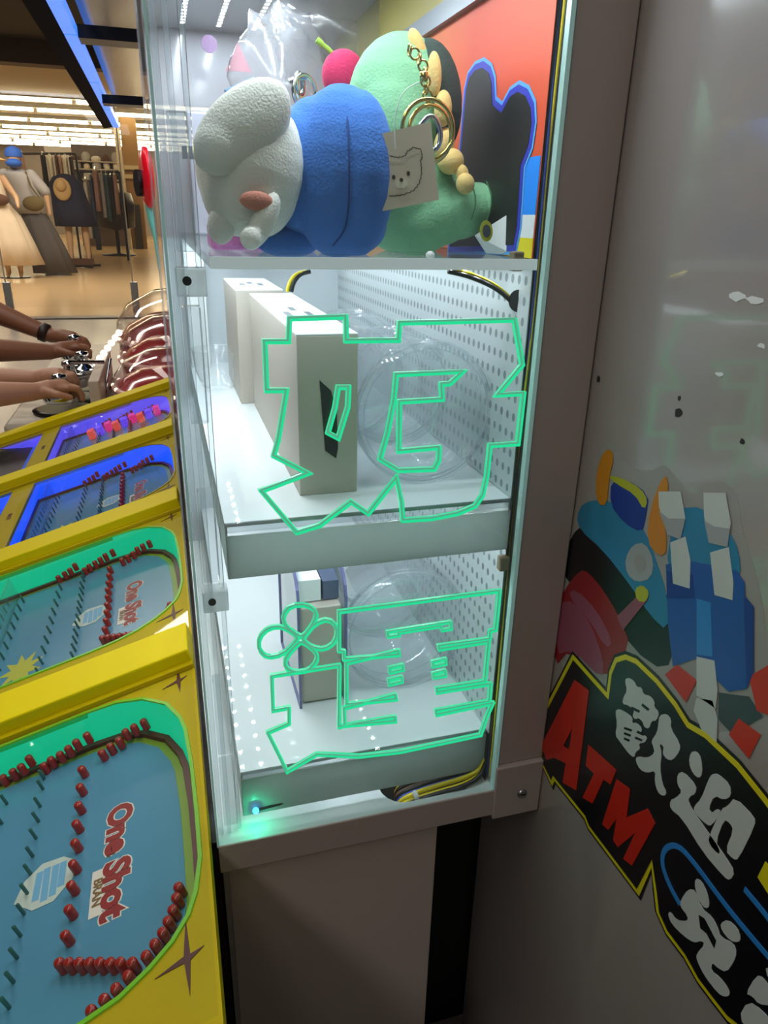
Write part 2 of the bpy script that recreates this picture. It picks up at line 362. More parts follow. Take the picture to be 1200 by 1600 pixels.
rp('yellow_roof_arc', [(350,265),(420,275),(520,330),(555,390),(535,440),(490,360),(400,310)], 'lime', .00042)
rp('orange_horn', [(310,190),(355,125),(388,165),(360,280),(350,415),(305,410),(290,320)], 'orange', .00052)
rp('orange_horn', [(565,430),(640,245),(662,330),(630,430),(655,640),(615,672),(550,600)], 'orange', .00052)
rp('wheel', [(440,680),(480,610),(540,600),(585,690),(570,780),(500,800),(450,760)], 'grey', .00042)
rp('wheel_hub', [(480,690),(510,650),(545,680),(545,740),(505,760)], 'margin', .00052)
rp('blue_shoulder', [(700,430),(830,420),(960,540),(1010,640),(1020,780),(900,760),(660,720),(650,660)], 'sky', .00042)
rp('blue_torso', [(645,710),(760,690),(1000,740),(1040,800),(1050,1330),(960,1345),(790,1180),(680,1220),(655,1000)], 'mid', .00052, 0)
rp('navy_side', [(1035,860),(1085,920),(1085,1250),(1050,1330)], 'navy', .00056, 0)
rp('torso_panel', [(800,880),(870,900),(880,1170),(800,1160)], 'blue', .00062, 0)
rp('torso_panel', [(650,740),(780,760),(790,880),(650,880)], 'navy', .00060, 0)
for p in ([(610,345),(720,345),(745,480),(720,585),(655,560),(612,420)], [(668,600),(745,570),(770,690),(765,830),(682,805)], [(835,350),(945,352),(972,500),(955,622),(862,602),(838,470)], [(868,650),(962,622),(985,800),(980,888),(890,862)], [(800,1170),(890,1190),(905,1340),(895,1430),(800,1365)], [(785,1440),(800,1375),(880,1390),(905,1480),(900,1600),(860,1620)]):
    rp('white_limb_block', p, 'white', .0007, 0)
for p in ([(612,440),(660,480),(745,480),(720,585),(655,560)], [(840,490),(890,520),(968,530),(955,622),(862,602)]):
    rp('limb_grey_face', p, 'grey', .0008, 0)  # grey face printed on the limb block
rp('red_car_body', [(80,1230),(95,930),(140,830),(210,740),(255,745),(340,850),(410,970),(470,1120),(340,1300),(170,1130)], 'crimson', .00032)
rp('pink_stripe', [(150,860),(190,830),(300,940),(380,1100),(345,1130),(270,1000)], 'pink', .00042)
rp('pink_bumper', [(110,900),(180,890),(270,1010),(330,1180),(330,1290),(180,1140),(90,1160)], 'pink', .00040)
rp('pink_arm', [(400,970),(500,870),(550,890),(430,1040)], 'pink', .0006, 0)
rp('yellow_joint', [(490,830),(530,810),(565,850),(545,900),(500,890)], 'lime', .0007)
for p in ([(640,1260),(700,1210),(800,1290),(745,1400)], [(1060,1270),(1180,1200),(1330,1320),(1300,1520),(1100,1440)], [(960,1560),(1010,1480),(1120,1560),(1060,1680)]):
    rp('red_block', p, 'red', .0005, 0)
rp('dark_block', [(910,1350),(1060,1370),(1130,1470),(980,1560),(905,1480)], 'darkgrey', .00045, 0)
# scuffs left on the panel
SCUFF = mat('scuff_dark', '2a2522', .8); TAPE = mat('tape_residue', 'd8d8d8', .6)
def scuff(name, px, py, r, m, n=9, sx=1, lab=None):
    y0, z0 = wp(px, py); pts = [(y0+math.cos(a*2*math.pi/n)*r*sx*random.uniform(.5, 1), z0+math.sin(a*2*math.pi/n)*r*random.uniform(.5, 1)) for a in range(n)]
    b = MB(); wpoly(b, pts, 0, .00025); o = b.build(name, m, wall); return o
for px, py, r in ((935, 592, .0032), (1060, 645, .0045), (1160, 690, .0022), (1062, 622, .0018)): scuff('scuff', px, py, r, SCUFF)
for px, py, r, sx in ((1150, 463, .003, 3), (1180, 470, .0025, 3), (1125, 585, .0016, 2.4), (1190, 540, .0018, 2)): scuff('tape_residue', px, py, r, TAPE, sx=sx)

# ================================================================== the lit prize cabinet
X0, X1, YP, ZB = .0016, .237, .4355, .4955
YE, ZT = 1.02, 1.40
cab = thing('display_cabinet', 'lit clear acrylic prize cabinet with green engraved characters on its side panel', 'cabinet', (.12, .72, 0))
side = MB().box((X0, YP, ZB), (X1, YP+.005, ZT)).build('side_panel', GLASS, cab)
for a, b_ in (((X1-.0030, YP-.0004, ZB), (X1, YP+.0052, ZT)), ((X0, YP-.0004, ZB), (X0+.0016, YP+.0052, ZT))):
    MB().box(a, b_).build('panel_edge', EDGE, side)
# engraved, edge-lit outlines (traced on the panel plane)
def pp(px, py): p = at(px, py, Y=YP); return (p.x, p.z)
def engrave(name, pts, w=.00150, m=GREEN, closed=True):
    b = MB(); b.ribbon([pp(*p) for p in pts], Vector((0, YP, 0)), X_, Z_, -Y_, w, -.0030, .0004, closed); b.build(name, m, side)
    b = MB(); b.ribbon([pp(p[0]-1.6, p[1]-2.6) for p in pts], Vector((0, YP, 0)), X_, Z_, -Y_, w*.42, .0002, .0006, closed); b.build(name+'_bevel', PALEGREEN, side)
engrave('engraved_outline', [(452.8,498.6),(540.5,495.3),(541.5,533),(623,532),(625,505),(805,500.5),(817,570.6),(778,618),(819,615.5),(810,694),(766.5,697),(761.5,744),(754.7,775),(743,791.6),(716,803),(675,811),(630,814),(628,785),(620,748),(576,803.4),(549,785),(500,822),(464,833),(409,768),(482,740.6),(428,713),(435,688.6),(448,610.7),(417,610.7),(414,534),(451,534)])
engrave('engraved_slot', [(529,605.8),(545.4,605.8),(544,636.7),(529,685.4),(513,677),(524,637)])
engrave('engraved_stroke', [(619.8,585.8),(724,581.4),(704,600),(690.6,601),(691.6,624.6),(624.8,628.6),(624,705.6),(687,700),(686,721),(679,734),(623,736),(594.5,718.4),(606,677),(616,626)])
for pet in ([(466,996),(442.5,980),(420.6,982),(405,997.5),(405,1016),(417.5,1029),(442.5,1024),(464,1004)],
            [(466,994),(445.6,979),(442.5,963),(455,947.5),(480,946),(495.6,957),(492.5,972.5),(475,996)],
            [(475,997.5),(492.5,975.6),(514,968),(528,982),(525,1004),(508,1016),(489,1013),(474,1002)],
            [(466,1007),(447,1029),(445.6,1044),(461,1052),(483,1049),(495.6,1035),(495.6,1021),(474,1004)]):
    engrave('engraved_petal', smooth_poly(pet, 1), .0014)
c8 = lambda x, y: (500+x/3.2, 840+y/3.2)
right_bars = [c8(900,270), c8(880,465), c8(855,470), c8(850,510), c8(597,545), c8(600,562), c8(846,524), c8(826,722), c8(586,760), c8(588,778), c8(855,735), c8(848,822), c8(582,870), c8(585,890), c8(866,832), c8(835,900), c8(805,990)]
bottom = [(687.5,1163),(625,1176),(562,1183),(500,1180),(495.6,1180),(449,1207),(419,1146),(452,1132),(452,1107),(427,1111.6),(425,1057.5)]
left_bars = [(531,1041), (530,1137), c8(376,900), c8(378,922), c8(125,944), c8(122,858), c8(378,790), c8(382,812), c8(134,838), c8(134,632), c8(394,570), c8(396,590), c8(122,612), c8(122,572), c8(97,570), c8(97,375)]
engrave('engraved_outline', right_bars+bottom+left_bars, .0013)
engrave('engraved_bracket', [c8(*p) for p in [(340,475),(655,425),(658,460),(612,468),(606,447),(395,480),(398,493),(342,500)]], .0010)
for q in ([(350,655),(415,640),(418,665),(352,680)], [(345,715),(410,700),(412,725),(348,740)], [(565,625),(630,610),(632,635),(567,648)], [(567,683),(628,668),(630,695),(570,705)]):
    engrave('engraved_square', [c8(*p) for p in q], .0010)
# front pane and the clear hinge profile
MB().box((X0-.004, YP+.004, ZB), (X0-.0005, YE, ZT)).build('front_panel', FRONT, cab)
for i, (xa, xb, ya, yb) in enumerate(((.0040, .0075, .443, .456), (.0105, .0135, .443, .452), (.0185, .0215, .446, .458))):
    MB().box((xa, ya, ZB+.002), (xb, yb, ZT)).build('hinge_profile', ACRYL, cab, bevel=.0008)
for z0, z1 in ((.505, .565), (.575, .64), (.72, .785), (.83, .90), (.93, 1.0)):
    MB().box((.0085, .444, z0), (.0190, .455, z1)).build('hinge_sleeve', ACRYL, cab, bevel=.001)
for z in (.7065, .9145):
    hb = MB().box((.0065, .443, z-.009), (.0235, .456, z+.007)).build('hinge_block', clear('hinge_block_clear', (.95, .95, .95), .7, (.9, .95, .96), .08, 1.5, 1.2), cab, bevel=.001)
    MB().lathe([(.0026, 0), (.0026, .0012)], (.0125, .4425, z), -Y_, 16).build('bolt_hole', DARK, hb)
# shelves
XR = .2315
MB().box((.026, YP+.0065, .9212), (XR, YE, .9275)).build('top_shelf', clear('shelf_acrylic', (.93, .96, .97), .12, (.8, .85, .87), .08, 1.45, .8), cab)
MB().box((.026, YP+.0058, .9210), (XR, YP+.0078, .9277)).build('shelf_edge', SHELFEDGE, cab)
MB().box((.0245, .4485, .7575), (XR+.001, YE, .7605)).build('middle_tray', TRAYM, cab)
for xa in (.0245, XR-.0005): MB().box((xa, .4486, .7195), (xa+.0015, YE, .7575)).build('tray_side', LIP, cab)
MB().box((.0245, .4468, .7195), (XR+.001, .4485, .7515)).build('tray_lip', LIP, cab, bevel=.0006)
MB().box((.0245, .4455, .7545), (XR+.001, .4485, .7608)).build('tray_edge', ACRYL, cab)
MB().box((.0240, .4545, .5430), (XR+.005, YE, .5460)).build('lower_tray', TRAYM, cab)
MB().box((.0240, .4546, .5030), (.0255, YE, .5430)).build('tray_side', LIP, cab)
MB().box((.0240, .4528, .5030), (XR+.005, .4545, .5400)).build('tray_lip', LIP, cab, bevel=.0006)
MB().box((.0240, .4512, .5425), (XR+.005, .4545, .5465)).build('tray_edge', ACRYL, cab)
# base: floor with cable hole, rail, corner block, body
hole = []
for a in range(20):
    t = 2*math.pi*a/20; cx = .160 if math.cos(t) < 0 else .205
    hole.append((cx+math.cos(t)*.020, .462+math.sin(t)*.021))
MB().prism([(X0, YP), (XR+.006, YP), (XR+.006, YE), (X0, YE)], V0, X_, Y_, Z_, ZB-.002, ZB-.0002, [hole]).build('base_floor', mat('base_white', 'd4dcdc', .3), cab)
MB().box((.10, .4390, .4680), (.235, .52, .4690)).build('base_pan', DARK, cab)
MB().box((X0+.001, YP-.0012, .4675), (.2365, YP+.003, ZB-.0003)).build('base_rail', POSTM, cab, bevel=.0008)
for ya, yb in ((YP+.003, YP+.006),): MB().box((X0+.003, YE-.004, .44), (.2365, YE, ZB-.002)).build('base_back_rail', POSTM, cab)
cb = MB().box((.2355, YP-.003, .464), (.2795, YP+.03, .5195)).build('corner_block', POSTM, cab, bevel=.001)
MB().lathe([(.0044, 0), (.0044, .0012), (.0034, .0018)], (.2615, YP-.003, .4875), -Y_, 18).build('screw', STEEL, cb)
MB().box((.2590, YP-.0052, .4870), (.2640, YP-.0046, .4880)).build('screw_slot', DARK, cb)
MB().box((X1+.0006, YP+.0015, .5195), (.2795, YP+.055, 1.7)).build('post', POSTM, cab, bevel=.0012)
MB().box((.0085, YP+.006, 0), (.1880, YE-.01, .4655)).build('lower_body', mat('body_paint', 'b4a8a0', .5, bump=.03, bscale=200), cab, bevel=.001)
MB().box((.1885, .556, 0), (.335, .566, .463)).build('gap_shade', DARK, cab)  # dark panel added to stand for shade in the open gap
MB().box((.0045, YP+.0015, 0), (.0085, YE-.01, .4655)).build('body_edge', mat('body_edge', '8a8580', .4), cab)
# cable channel, perforated back, end panel
MB().box((XR+.0008, YP+.012, ZB), (XR+.0012, YE, ZT)).build('channel_back', DARK, cab)
MB().box((XR+.0012, YP+.030, ZB), (.2360, YP+.032, ZT)).build('cable_channel', mat('channel_dark', '1d211f', .5), cab)
def perf():
    m = bpy.data.materials.new('perforated_metal'); m.use_nodes = True; nt = m.node_tree; bs = nt.nodes['Principled BSDF']
    bs.inputs['Metallic'].default_value = .25; bs.inputs['Roughness'].default_value = .3
    tc = nt.nodes.new('ShaderNodeTexCoord'); mp = nt.nodes.new('ShaderNodeMapping'); mp.inputs['Scale'].default_value = (1, 100, 75)
    fr = nt.nodes.new('ShaderNodeVectorMath'); fr.operation = 'FRACTION'
    sb = nt.nodes.new('ShaderNodeVectorMath'); sb.operation = 'SUBTRACT'; sb.inputs[1].default_value = (.5, .5, .5)
    ml = nt.nodes.new('ShaderNodeVectorMath'); ml.operation = 'MULTIPLY'; ml.inputs[1].default_value = (0, 1, 1)
    ln = nt.nodes.new('ShaderNodeVectorMath'); ln.operation = 'LENGTH'
    lt = nt.nodes.new('ShaderNodeMath'); lt.operation = 'LESS_THAN'; lt.inputs[1].default_value = .23
    mx = nt.nodes.new('ShaderNodeMix'); mx.data_type = 'RGBA'; mx.inputs['A'].default_value = (*lin('c8d0d2'), 1); mx.inputs['B'].default_value = (*lin('868f92'), 1)
    bp = nt.nodes.new('ShaderNodeBump'); bp.invert = True; bp.inputs['Strength'].default_value = .6; bp.inputs['Distance'].default_value = .002
    L = nt.links.new
    L(tc.outputs['Object'], mp.inputs[0]); L(mp.outputs[0], fr.inputs[0]); L(fr.outputs[0], sb.inputs[0]); L(sb.outputs[0], ml.inputs[0]); L(ml.outputs[0], ln.inputs[0])
    L(ln.outputs['Value'], lt.inputs[0]); L(lt.outputs[0], mx.inputs['Factor']); L(mx.outputs['Result'], bs.inputs['Base Color']); L(lt.outputs[0], bp.inputs['Height']); L(bp.outputs[0], bs.inputs['Normal'])
    return m
PERF = perf()
for z0, z1 in ((.5465, .7185), (.7610, .9205)):
    MB().box((XR, YP+.012, z0), (XR+.0007, YE, z1)).build('perforated_panel', PERF, cab)
MB().box((X0, YE, ZB), (XR+.005, YE+.006, .921)).build('end_panel', mat('end_panel_white', 'c3cbd0', .3), cab)
MB().box((X0, YE, .921), (XR+.005, YE+.004, ZT)).build('end_panel', clear('end_acrylic', (.8, .8, .84), .75, (.72, .73, .78), .12, 1.45, 1.0), cab)
MB().box((.026, YE-.03, .7605), (.050, YE-.02, .9210)).build('end_post', FROST, cab)
for x in (.046, .150): MB().box((x, YE-.012, .546), (x+.004, YE-.006, .7190)).build('end_post', FROST, cab)
# corner clips near the right edge
for px, py in ((805, 408), (785, 878), (775, 1165)):
    p = at(px, py, Y=YP+.012); MB().box((p.x-.004, YP+.007, p.z-.006), (p.x+.004, YP+.014, p.z+.006)).build('corner_clip', mat('clip_brown', '8a7a62', .5, .3), cab, bevel=.0012)
# LED strips under the shelves (visible diodes + their light)
def ledm(power, n):                            # diode brightness from the strip's power
    m = mat('led_diode_%d_%d' % (power*1000, n), 'ffffff', .3, emit='eef6ff', estr=1.0*power/(math.pi*n*12e-6)); m.cycles.emission_sampling = 'AUTO'; return m
PCB = mat('led_board', 'e6e6e6', .5)
def led_strip(x, y0, y1, z, n, energy, wid=.006):
    s_ = MB().box((x-wid/2, y0, z-.0012), (x+wid/2, y1, z-.0002)).build('led_strip', PCB, cab)
    b = MB()
    for i in range(n):
        y = y0+(y1-y0)*(i+.5)/n; b.add([(x-.0017, y-.0017, z-.0014), (x-.0017, y+.0017, z-.0014), (x+.0017, y+.0017, z-.0014), (x+.0017, y-.0017, z-.0014)], [(0, 1, 2, 3)])
    b.build('led_diodes', ledm(energy, n), s_)['kind'] = 'stuff'
led_strip(.040, .50, .98, .7572, 18, .27)
led_strip(.062, .50, .98, .7572, 18, .27)
led_strip(.205, .50, .98, .7572, 24, .30)
led_strip(.120, .50, .98, .5428, 30, .14)  # strip added under the lower tray to brighten the base floor
led_strip(.040, .50, .98, .9212, 18, .30)
led_strip(.062, .50, .98, .9212, 18, .30)
led_strip(.205, .50, .98, .9212, 24, .30)
def lip_fill_strip(y, z, energy):  # crosswise strip added to light tray lips and fronts of goods
    s_ = MB().box((.030, y-.003, z-.0012), (.226, y+.003, z-.0002)).build('led_strip', PCB, cab)
    b = MB()
    for i in range(16): b.add([(.036+i*.0122+dx*.0017, y+dy*.0017, z-.0014) for dx, dy in ((-1, -1), (-1, 1), (1, 1), (1, -1))], [(0, 1, 2, 3)])
    b.build('led_diodes', ledm(energy, 16), s_)['kind'] = 'stuff'
lip_fill_strip(.462, .7572, .16); lip_fill_strip(.468, .5428, .045); lip_fill_strip(.471, .9212, .06); lip_fill_strip(.456, 1.150, .55)
ROOF = MB().box((X0, YP+.006, 1.150), (XR, YE, 1.156)).build('roof_panel', mat('roof_panel_grey', '9aa0a4', .2), cab)
for x in (.045, .085, .125): led_strip(x, .52, .99, 1.150, 34, .55)
# header light strip with back poster
TRIM = MB().box((XR-.006, .46, 1.092), (XR+.0007, YE, 1.106)).build('poster_rail', mat('rail_grey', '7d838a', .3, .4), cab)
MB().box((XR-.004, .46, 1.106), (XR+.0007, YE, 1.150)).build('header_sign', mat('header_olive', 'a89c42', .4), cab)
# single green led at the base
gl = thing('green_led', 'small glowing blue-green light diode at the lower left of the cabinet base', 'light', at(400, 1272, Y=.4490))
gp = Vector(gl.location)
MB().ball(gp+Vector((0, 0, .0035)), .0026).build('diode', mat('diode_glow', '0a3060', .2, emit='3aa8ff', estr=5), gl)
MB().tube([gp+Vector((.002, .002, .002)), gp+Vector((.02, .004, .0016)), gp+Vector((.045, .012, .0016)), gp+Vector((.06, .03, .001))], .0011, 6).build('wire', BLACK, gl)
l = bpy.data.lights.new('green_led_light', 'POINT'); l.energy = .016; l.color = (.02, 1, .45); l.shadow_soft_size = .0006
o = bpy.data.objects.new('green_led_light', l); o.location = gp+Vector((0, -.0035, .0035)); col.objects.link(o)
# cables
CAB = {k: mat('cable_'+k, c, .4) for k, c in dict(yellow='e0c810', black='151515', blue='30459a', brown='6a4a30', white='c8c8c8').items()}
bundle = thing('cable_bundle', 'bundle of yellow, blue and black cables tied in the base cable hole', 'cables', (.185, .46, .45))
for i, (k, dy, dz) in enumerate((('yellow', 0, 0), ('yellow', .004, .003), ('blue', .007, .001), ('black', .010, .004), ('brown', .013, .001), ('black', .016, .005), ('yellow', .018, .002), ('black', -.003, .001))):
    pts = [(.148+.002*i, .452+dy*.8, .470), (.156, .450+dy, .484+dz*.4), (.170, .448+dy, .4905+dz*.6), (.190, .447+dy, .494+dz), (.212, .446+dy, .497+dz), (.228, .449+dy*.6, .5005+dz), (.2335, .452+dy*.4, .512+dz)]
    MB().tube(smooth_poly(pts, 2, False), .0021, 7).build('cable', CAB[k], bundle)
MB().lathe([(.0035, 0), (.0045, .002), (.0035, .004)], (.166, .446, .495), X_+Z_*.3, 12).build('cable_tie', WHITEPL, bundle)
MB().box((.167, .4425, .478), (.1695, .4445, .498)).build('cable_tie', WHITEPL, bundle)
rc = thing('riser_cables', 'yellow and black cables running up inside the cabinet edge beside the grey post', 'cables', (.2345, .447, ZB))
for i, (k, dx) in enumerate((('yellow', 0), ('black', -.0012), ('yellow', .0011), ('blue', -.0003))):
    pts = [(.2342+dx+.0006*math.sin(j*1.3+i), .4485+.003*math.sin(j*.9+i*2), ZB+.005+j*.075) for j in range(12)]
    MB().tube(smooth_poly(pts, 2, False), .0008, 6).build('cable', CAB[k], rc)
sc_ = thing('shelf_cables', 'looped black and yellow cables hanging under the top shelf of the cabinet', 'cables', (.15, .5, .90))
P1 = [at(*q, Y=.47) for q in ((700, 424), (735, 432), (775, 450), (800, 472), (812, 486))]
MB().tube(smooth_poly(P1, 2, False), .0016, 7).build('cable', CAB['black'], sc_)
MB().tube(smooth_poly([p+Vector((.0, .001, .0025)) for p in P1], 2, False), .0009, 7).build('cable', CAB['yellow'], sc_)
P2 = [at(*q, Y=.56) for q in ((485, 424), (468, 428), (458, 442), (455, 456))]
MB().tube(smooth_poly(P2, 2, False), .0018, 7).build('cable', CAB['black'], sc_)
MB().tube(smooth_poly([p-Vector((.003, 0, 0)) for p in P2], 2, False), .0014, 7).build('cable', CAB['yellow'], sc_)
p = at(812, 470, Y=.465)
MB().lathe([(.0075, 0), (.0075, .002)], p, -X_-Y_*.8, 20).build('grommet', BLACK, sc_)

# ------------------------------------------------------------------ poster on the cabinet back
XP = XR-.0006
pst = thing('back_poster', 'red poster with black two-eared silhouette outlined in blue behind the plush toys', 'poster', (XP, .65, .9275))
def qp(px, py): p = at(px, py, X=XP); return (-p.y, p.z)
def pprism(pts, lift): return MB().prism(pts, Vector((XP, 0, 0)), -Y_, Z_, -X_, lift, lift+.0002)
def postermat():
    m = mat('poster_print', 'e2623e', .5); nt = m.node_tree; bs = nt.nodes['Principled BSDF']
    tc = nt.nodes.new('ShaderNodeTexCoord'); sp = nt.nodes.new('ShaderNodeSeparateXYZ'); mr = nt.nodes.new('ShaderNodeMapRange'); mr.inputs[1].default_value = -.08; mr.inputs[2].default_value = .15
    mx = nt.nodes.new('ShaderNodeMix'); mx.data_type = 'RGBA'; mx.inputs['A'].default_value = (*lin('e0512e'), 1); mx.inputs['B'].default_value = (*lin('e2a04c'), 1)
    nt.links.new(tc.outputs['Object'], sp.inputs[0]); nt.links.new(sp.outputs['Y'], mr.inputs[0]); nt.links.new(mr.outputs[0], mx.inputs['Factor']); nt.links.new(mx.outputs['Result'], bs.inputs['Base Color']); return m
MB().box((XP, .448, .9278), (XP+.0004, YE-.01, 1.092)).build('print', postermat(), pst)
yb = qp(822, 330)[0]
for nm, z0, z1, c in (('blue_band', .9540, .9880, '1490ff'), ('white_band', .9400, .9540, 'eceff0'), ('yellow_band', .9278, .9400, 'f0e010')):
    MB().box((XP-.0003, .449, z0), (XP, .600, z1)).build(nm, mat('ink_'+nm, c, .5), pst)
sil = [(700,398),(706,300),(717,250),(726,139),(732,112),(744,95.5),(757.5,89.5),(769.5,98.5),(775.5,118),(777,151),(786,158.5),(798,136),(813,125.5),(828,133),(838.5,157),(840,190),(834,232),(822,262),(820,295),(816,355),(808,398)]
S = [qp(*p) for p in sil]
pprism(S, .0004).build('sky_outline', mat('ink_skyblue', '5aa8f0', .5), pst)
pprism(inset(S, .0022), .0007).build('blue_outline', mat('ink_royal', '3038b8', .5), pst)
pprism(inset(S, .0062), .0010).build('black_shape', mat('ink_charcoal', '121214', .5), pst)

# ------------------------------------------------------------------ plush toys on the top shelf
ZS = .9277
PW = mat('plush_white', 'e4e4da', .9, sheen=.5, bump=.35, bscale=700)
PB = mat('plush_blue', '3a72c4', .9, sheen=.6, bump=.4, bscale=600)
PG = mat('plush_green', '84bc90', .9, sheen=.5, bump=.4, bscale=600)
PGD = mat('plush_green_dark', '33423c', .9, sheen=.3, bump=.4, bscale=600)
PY = mat('plush_yellow', 'e8c67c', .9, sheen=.4, bump=.3, bscale=600)
PP = mat('plush_pink', 'c8285c', .9, sheen=.5, bump=.5, bscale=600)
K = .5/1123*1.02              # metres per pixel about the plush depth
def blob(px, py, Y, rx, ry, rz, rot=0):       # ellipsoid at a pixel, radii in pixels at that depth (x across, y deep, z up), rot in the picture plane
    k = Y/1123*1.03
    return (at(px, py, Y=Y), Vector((rx*k, ry*k, rz*k)), Matrix.Rotation(math.radians(rot), 3, 'Y'))
def blobs(name, L, m, parent, vox=.0016, sm=6):
    b = MB()
    for c, r, M in L: b.ball(c, r, M)
    return b.build(name, m, parent, remesh=vox, smooth=sm)
wp1 = thing('plush_toy', 'white plush toy lying on its side with floppy ear and large blue body', 'plush toy', (.10, .49, ZS))
blobs('head', [blob(392, 262, .490, 74, 68, 84, 15), blob(372, 290, .487, 52, 55, 66, 0), blob(420, 270, .495, 50, 60, 80, 10), blob(395, 320, .49, 55, 50, 45, 0)], PW, wp1)
blobs('ear', [blob(378, 199, .466, 80, 20, 44, -40), blob(404, 178, .470, 48, 22, 40, -40), blob(345, 228, .464, 40, 16, 33, -35), blob(424, 178, .476, 26, 24, 34, 0)], PW, wp1)
blobs('arm', [blob(412, 345, .462, 17, 16, 42, 28), blob(392, 372, .458, 16, 15, 17, 0)], PW, wp1, .0013)
blobs('arm', [blob(346, 352, .478, 20, 16, 26, 10)], PW, wp1, .0013)
pc = at(401, 314, Y=.4495)
blobs('cheek_patch', [blob(401, 314, .4585, 24, 8, 13, 4)], mat('plush_peach', 'c88472', .9, bump=.3, bscale=800), wp1, .0009, 2)
blobs('body', [blob(530, 272, .500, 72, 78, 112, 3), blob(560, 275, .492, 50, 72, 108, 0), blob(500, 262, .510, 60, 70, 88, -8), blob(545, 195, .505, 50, 60, 44, 0), blob(548, 352, .500, 52, 60, 42, 0), blob(465, 270, .505, 40, 60, 80, 0)], PB, wp1)
blobs('foot', [blob(450, 375, .515, 48, 40, 24, 0)], PB, wp1)
seam = [at(x, y, Y=Yd) for x, y, Yd in ((540, 155, .482), (544, 200, .466), (546, 260, .4605), (545, 320, .464), (540, 360, .472), (520, 384, .482))]
MB().tube(smooth_poly(seam, 2, False), .0006, 6).build('seam', mat('seam_blue', '1c3f80', .9), wp1)
MB().tube([at(375+22*math.cos(a*math.pi/8)-8*math.sin(a*math.pi/8), 133-10*math.cos(a*math.pi/8)+3*math.sin(a*math.pi/8), Y=.50) for a in range(16)], .0011, 6, closed=True).build('hang_loop', mat('loop_blue', '7aa8dc', .5), wp1)

dino = thing('plush_toy', 'green plush dinosaur with yellow back spines and a pointed tail', 'plush toy', (.18, .53, ZS))
blobs('body', [blob(626, 170, .560, 76, 70, 92, 0), blob(612, 205, .555, 62, 70, 90, 0), blob(630, 300, .555, 84, 70, 84, 0), blob(650, 340, .550, 60, 60, 54, 0), blob(682, 332, .545, 56, 56, 48, 0), blob(715, 328, .540, 50, 50, 42, 0), blob(744, 323, .536, 38, 40, 34, 0), blob(764, 320, .532, 27, 30, 27, 0)], PG, dino)
blobs('dark_back', [blob(672, 158, .552, 44, 52, 76, -8)], PGD, dino)
blobs('tail_tip', [blob(776, 318, .527, 17, 20, 20, -6), blob(762, 320, .529, 22, 30, 28, -6)], PG, dino, .0012)
for px, py, Y, rx, rz, rt in ((653, 76, .540, 11, 26, -25), (679, 115, .522, 10, 28, -5), (692, 170, .520, 13, 24, 0), (694, 225, .522, 15, 22, 10), (722, 272, .514, 10, 14, -15), (727, 287, .508, 14, 15, -20), (704, 252, .520, 20, 18, 0)):
    blobs('spine', [blob(px, py, Y, rx, rx, rz, rt)], PY, dino, .0011, 3)
for x in (735, 760): MB().tube([at(x+8*math.sin(a*.6), 283+a*12, Y=.5065+.004*abs(a-3)/3) for a in range(0, 6)], .0005, 5).build('seam', mat('seam_green', '4c8a60', .9), dino)

chy = thing('plush_toy', 'round pink cherry plush with green stem half hidden behind the green plush', 'plush toy', at(540, 200, Y=.63))
blobs('cherry', [blob(537, 118, .63, 30, 28, 31)], PP, chy, .0014)
MB().tube(smooth_poly([at(*q, Y=.63) for q in ((525, 92), (515, 78), (503, 69), (495, 62))], 2, False), [.0016]*4+[.0018]*6 + [.0024]*max(0, len(smooth_poly([(0,0)]*4, 2, False))-10), 8).build('stem', mat('stem_green', '9cc04c', .8), chy)
blobs('yellow_body', [blob(565, 200, .640, 40, 40, 78), blob(560, 112, .635, 10, 10, 17), blob(550, 150, .63, 26, 20, 12)], PY, chy, .0016)

kr = thing('key_ring', 'gold key ring with chain and clasp hanging on the green plush', 'key ring', at(670, 240, Y=.47))
def torus(mb, c, R, r, ex, ey, n=32): return mb.tube([c+ex*R*math.cos(2*math.pi*i/n)+ey*R*math.sin(2*math.pi*i/n) for i in range(n)], r, 8, closed=True)
k5 = .475/1123*1.03
torus(MB(), at(669, 203, Y=.478), 39*k5, .0013, X_, Z_).build('ring', GOLD, kr)
torus(MB(), at(672, 210, Y=.482), 37*k5, .0013, (X_+Y_*.25).normalized(), Z_).build('ring', GOLD, kr)
chain = [(640,78),(648,84),(655,92),(661,103),(663,115),(665,127),(666,139),(668,150),(669,161)]
for i, q in enumerate(chain):
    torus(MB(), at(*q, Y=.486), 7*k5, .0007, (X_ if i % 2 else Y_), Z_, 14).build('chain_link', GOLD, kr)
MB().lathe([(.0014, 0), (.0026, .001), (.0026, .005), (.0014, .006)], at(662, 128, Y=.484), Z_, 14).build('swivel', GOLD, kr)
MB().tube(smooth_poly([at(*q, Y=.474) for q in ((655,200),(664,185),(675,180),(684,190),(690,212),(684,232),(670,238))], 2, False), .0016, 8).build('clasp', CHROME, kr)
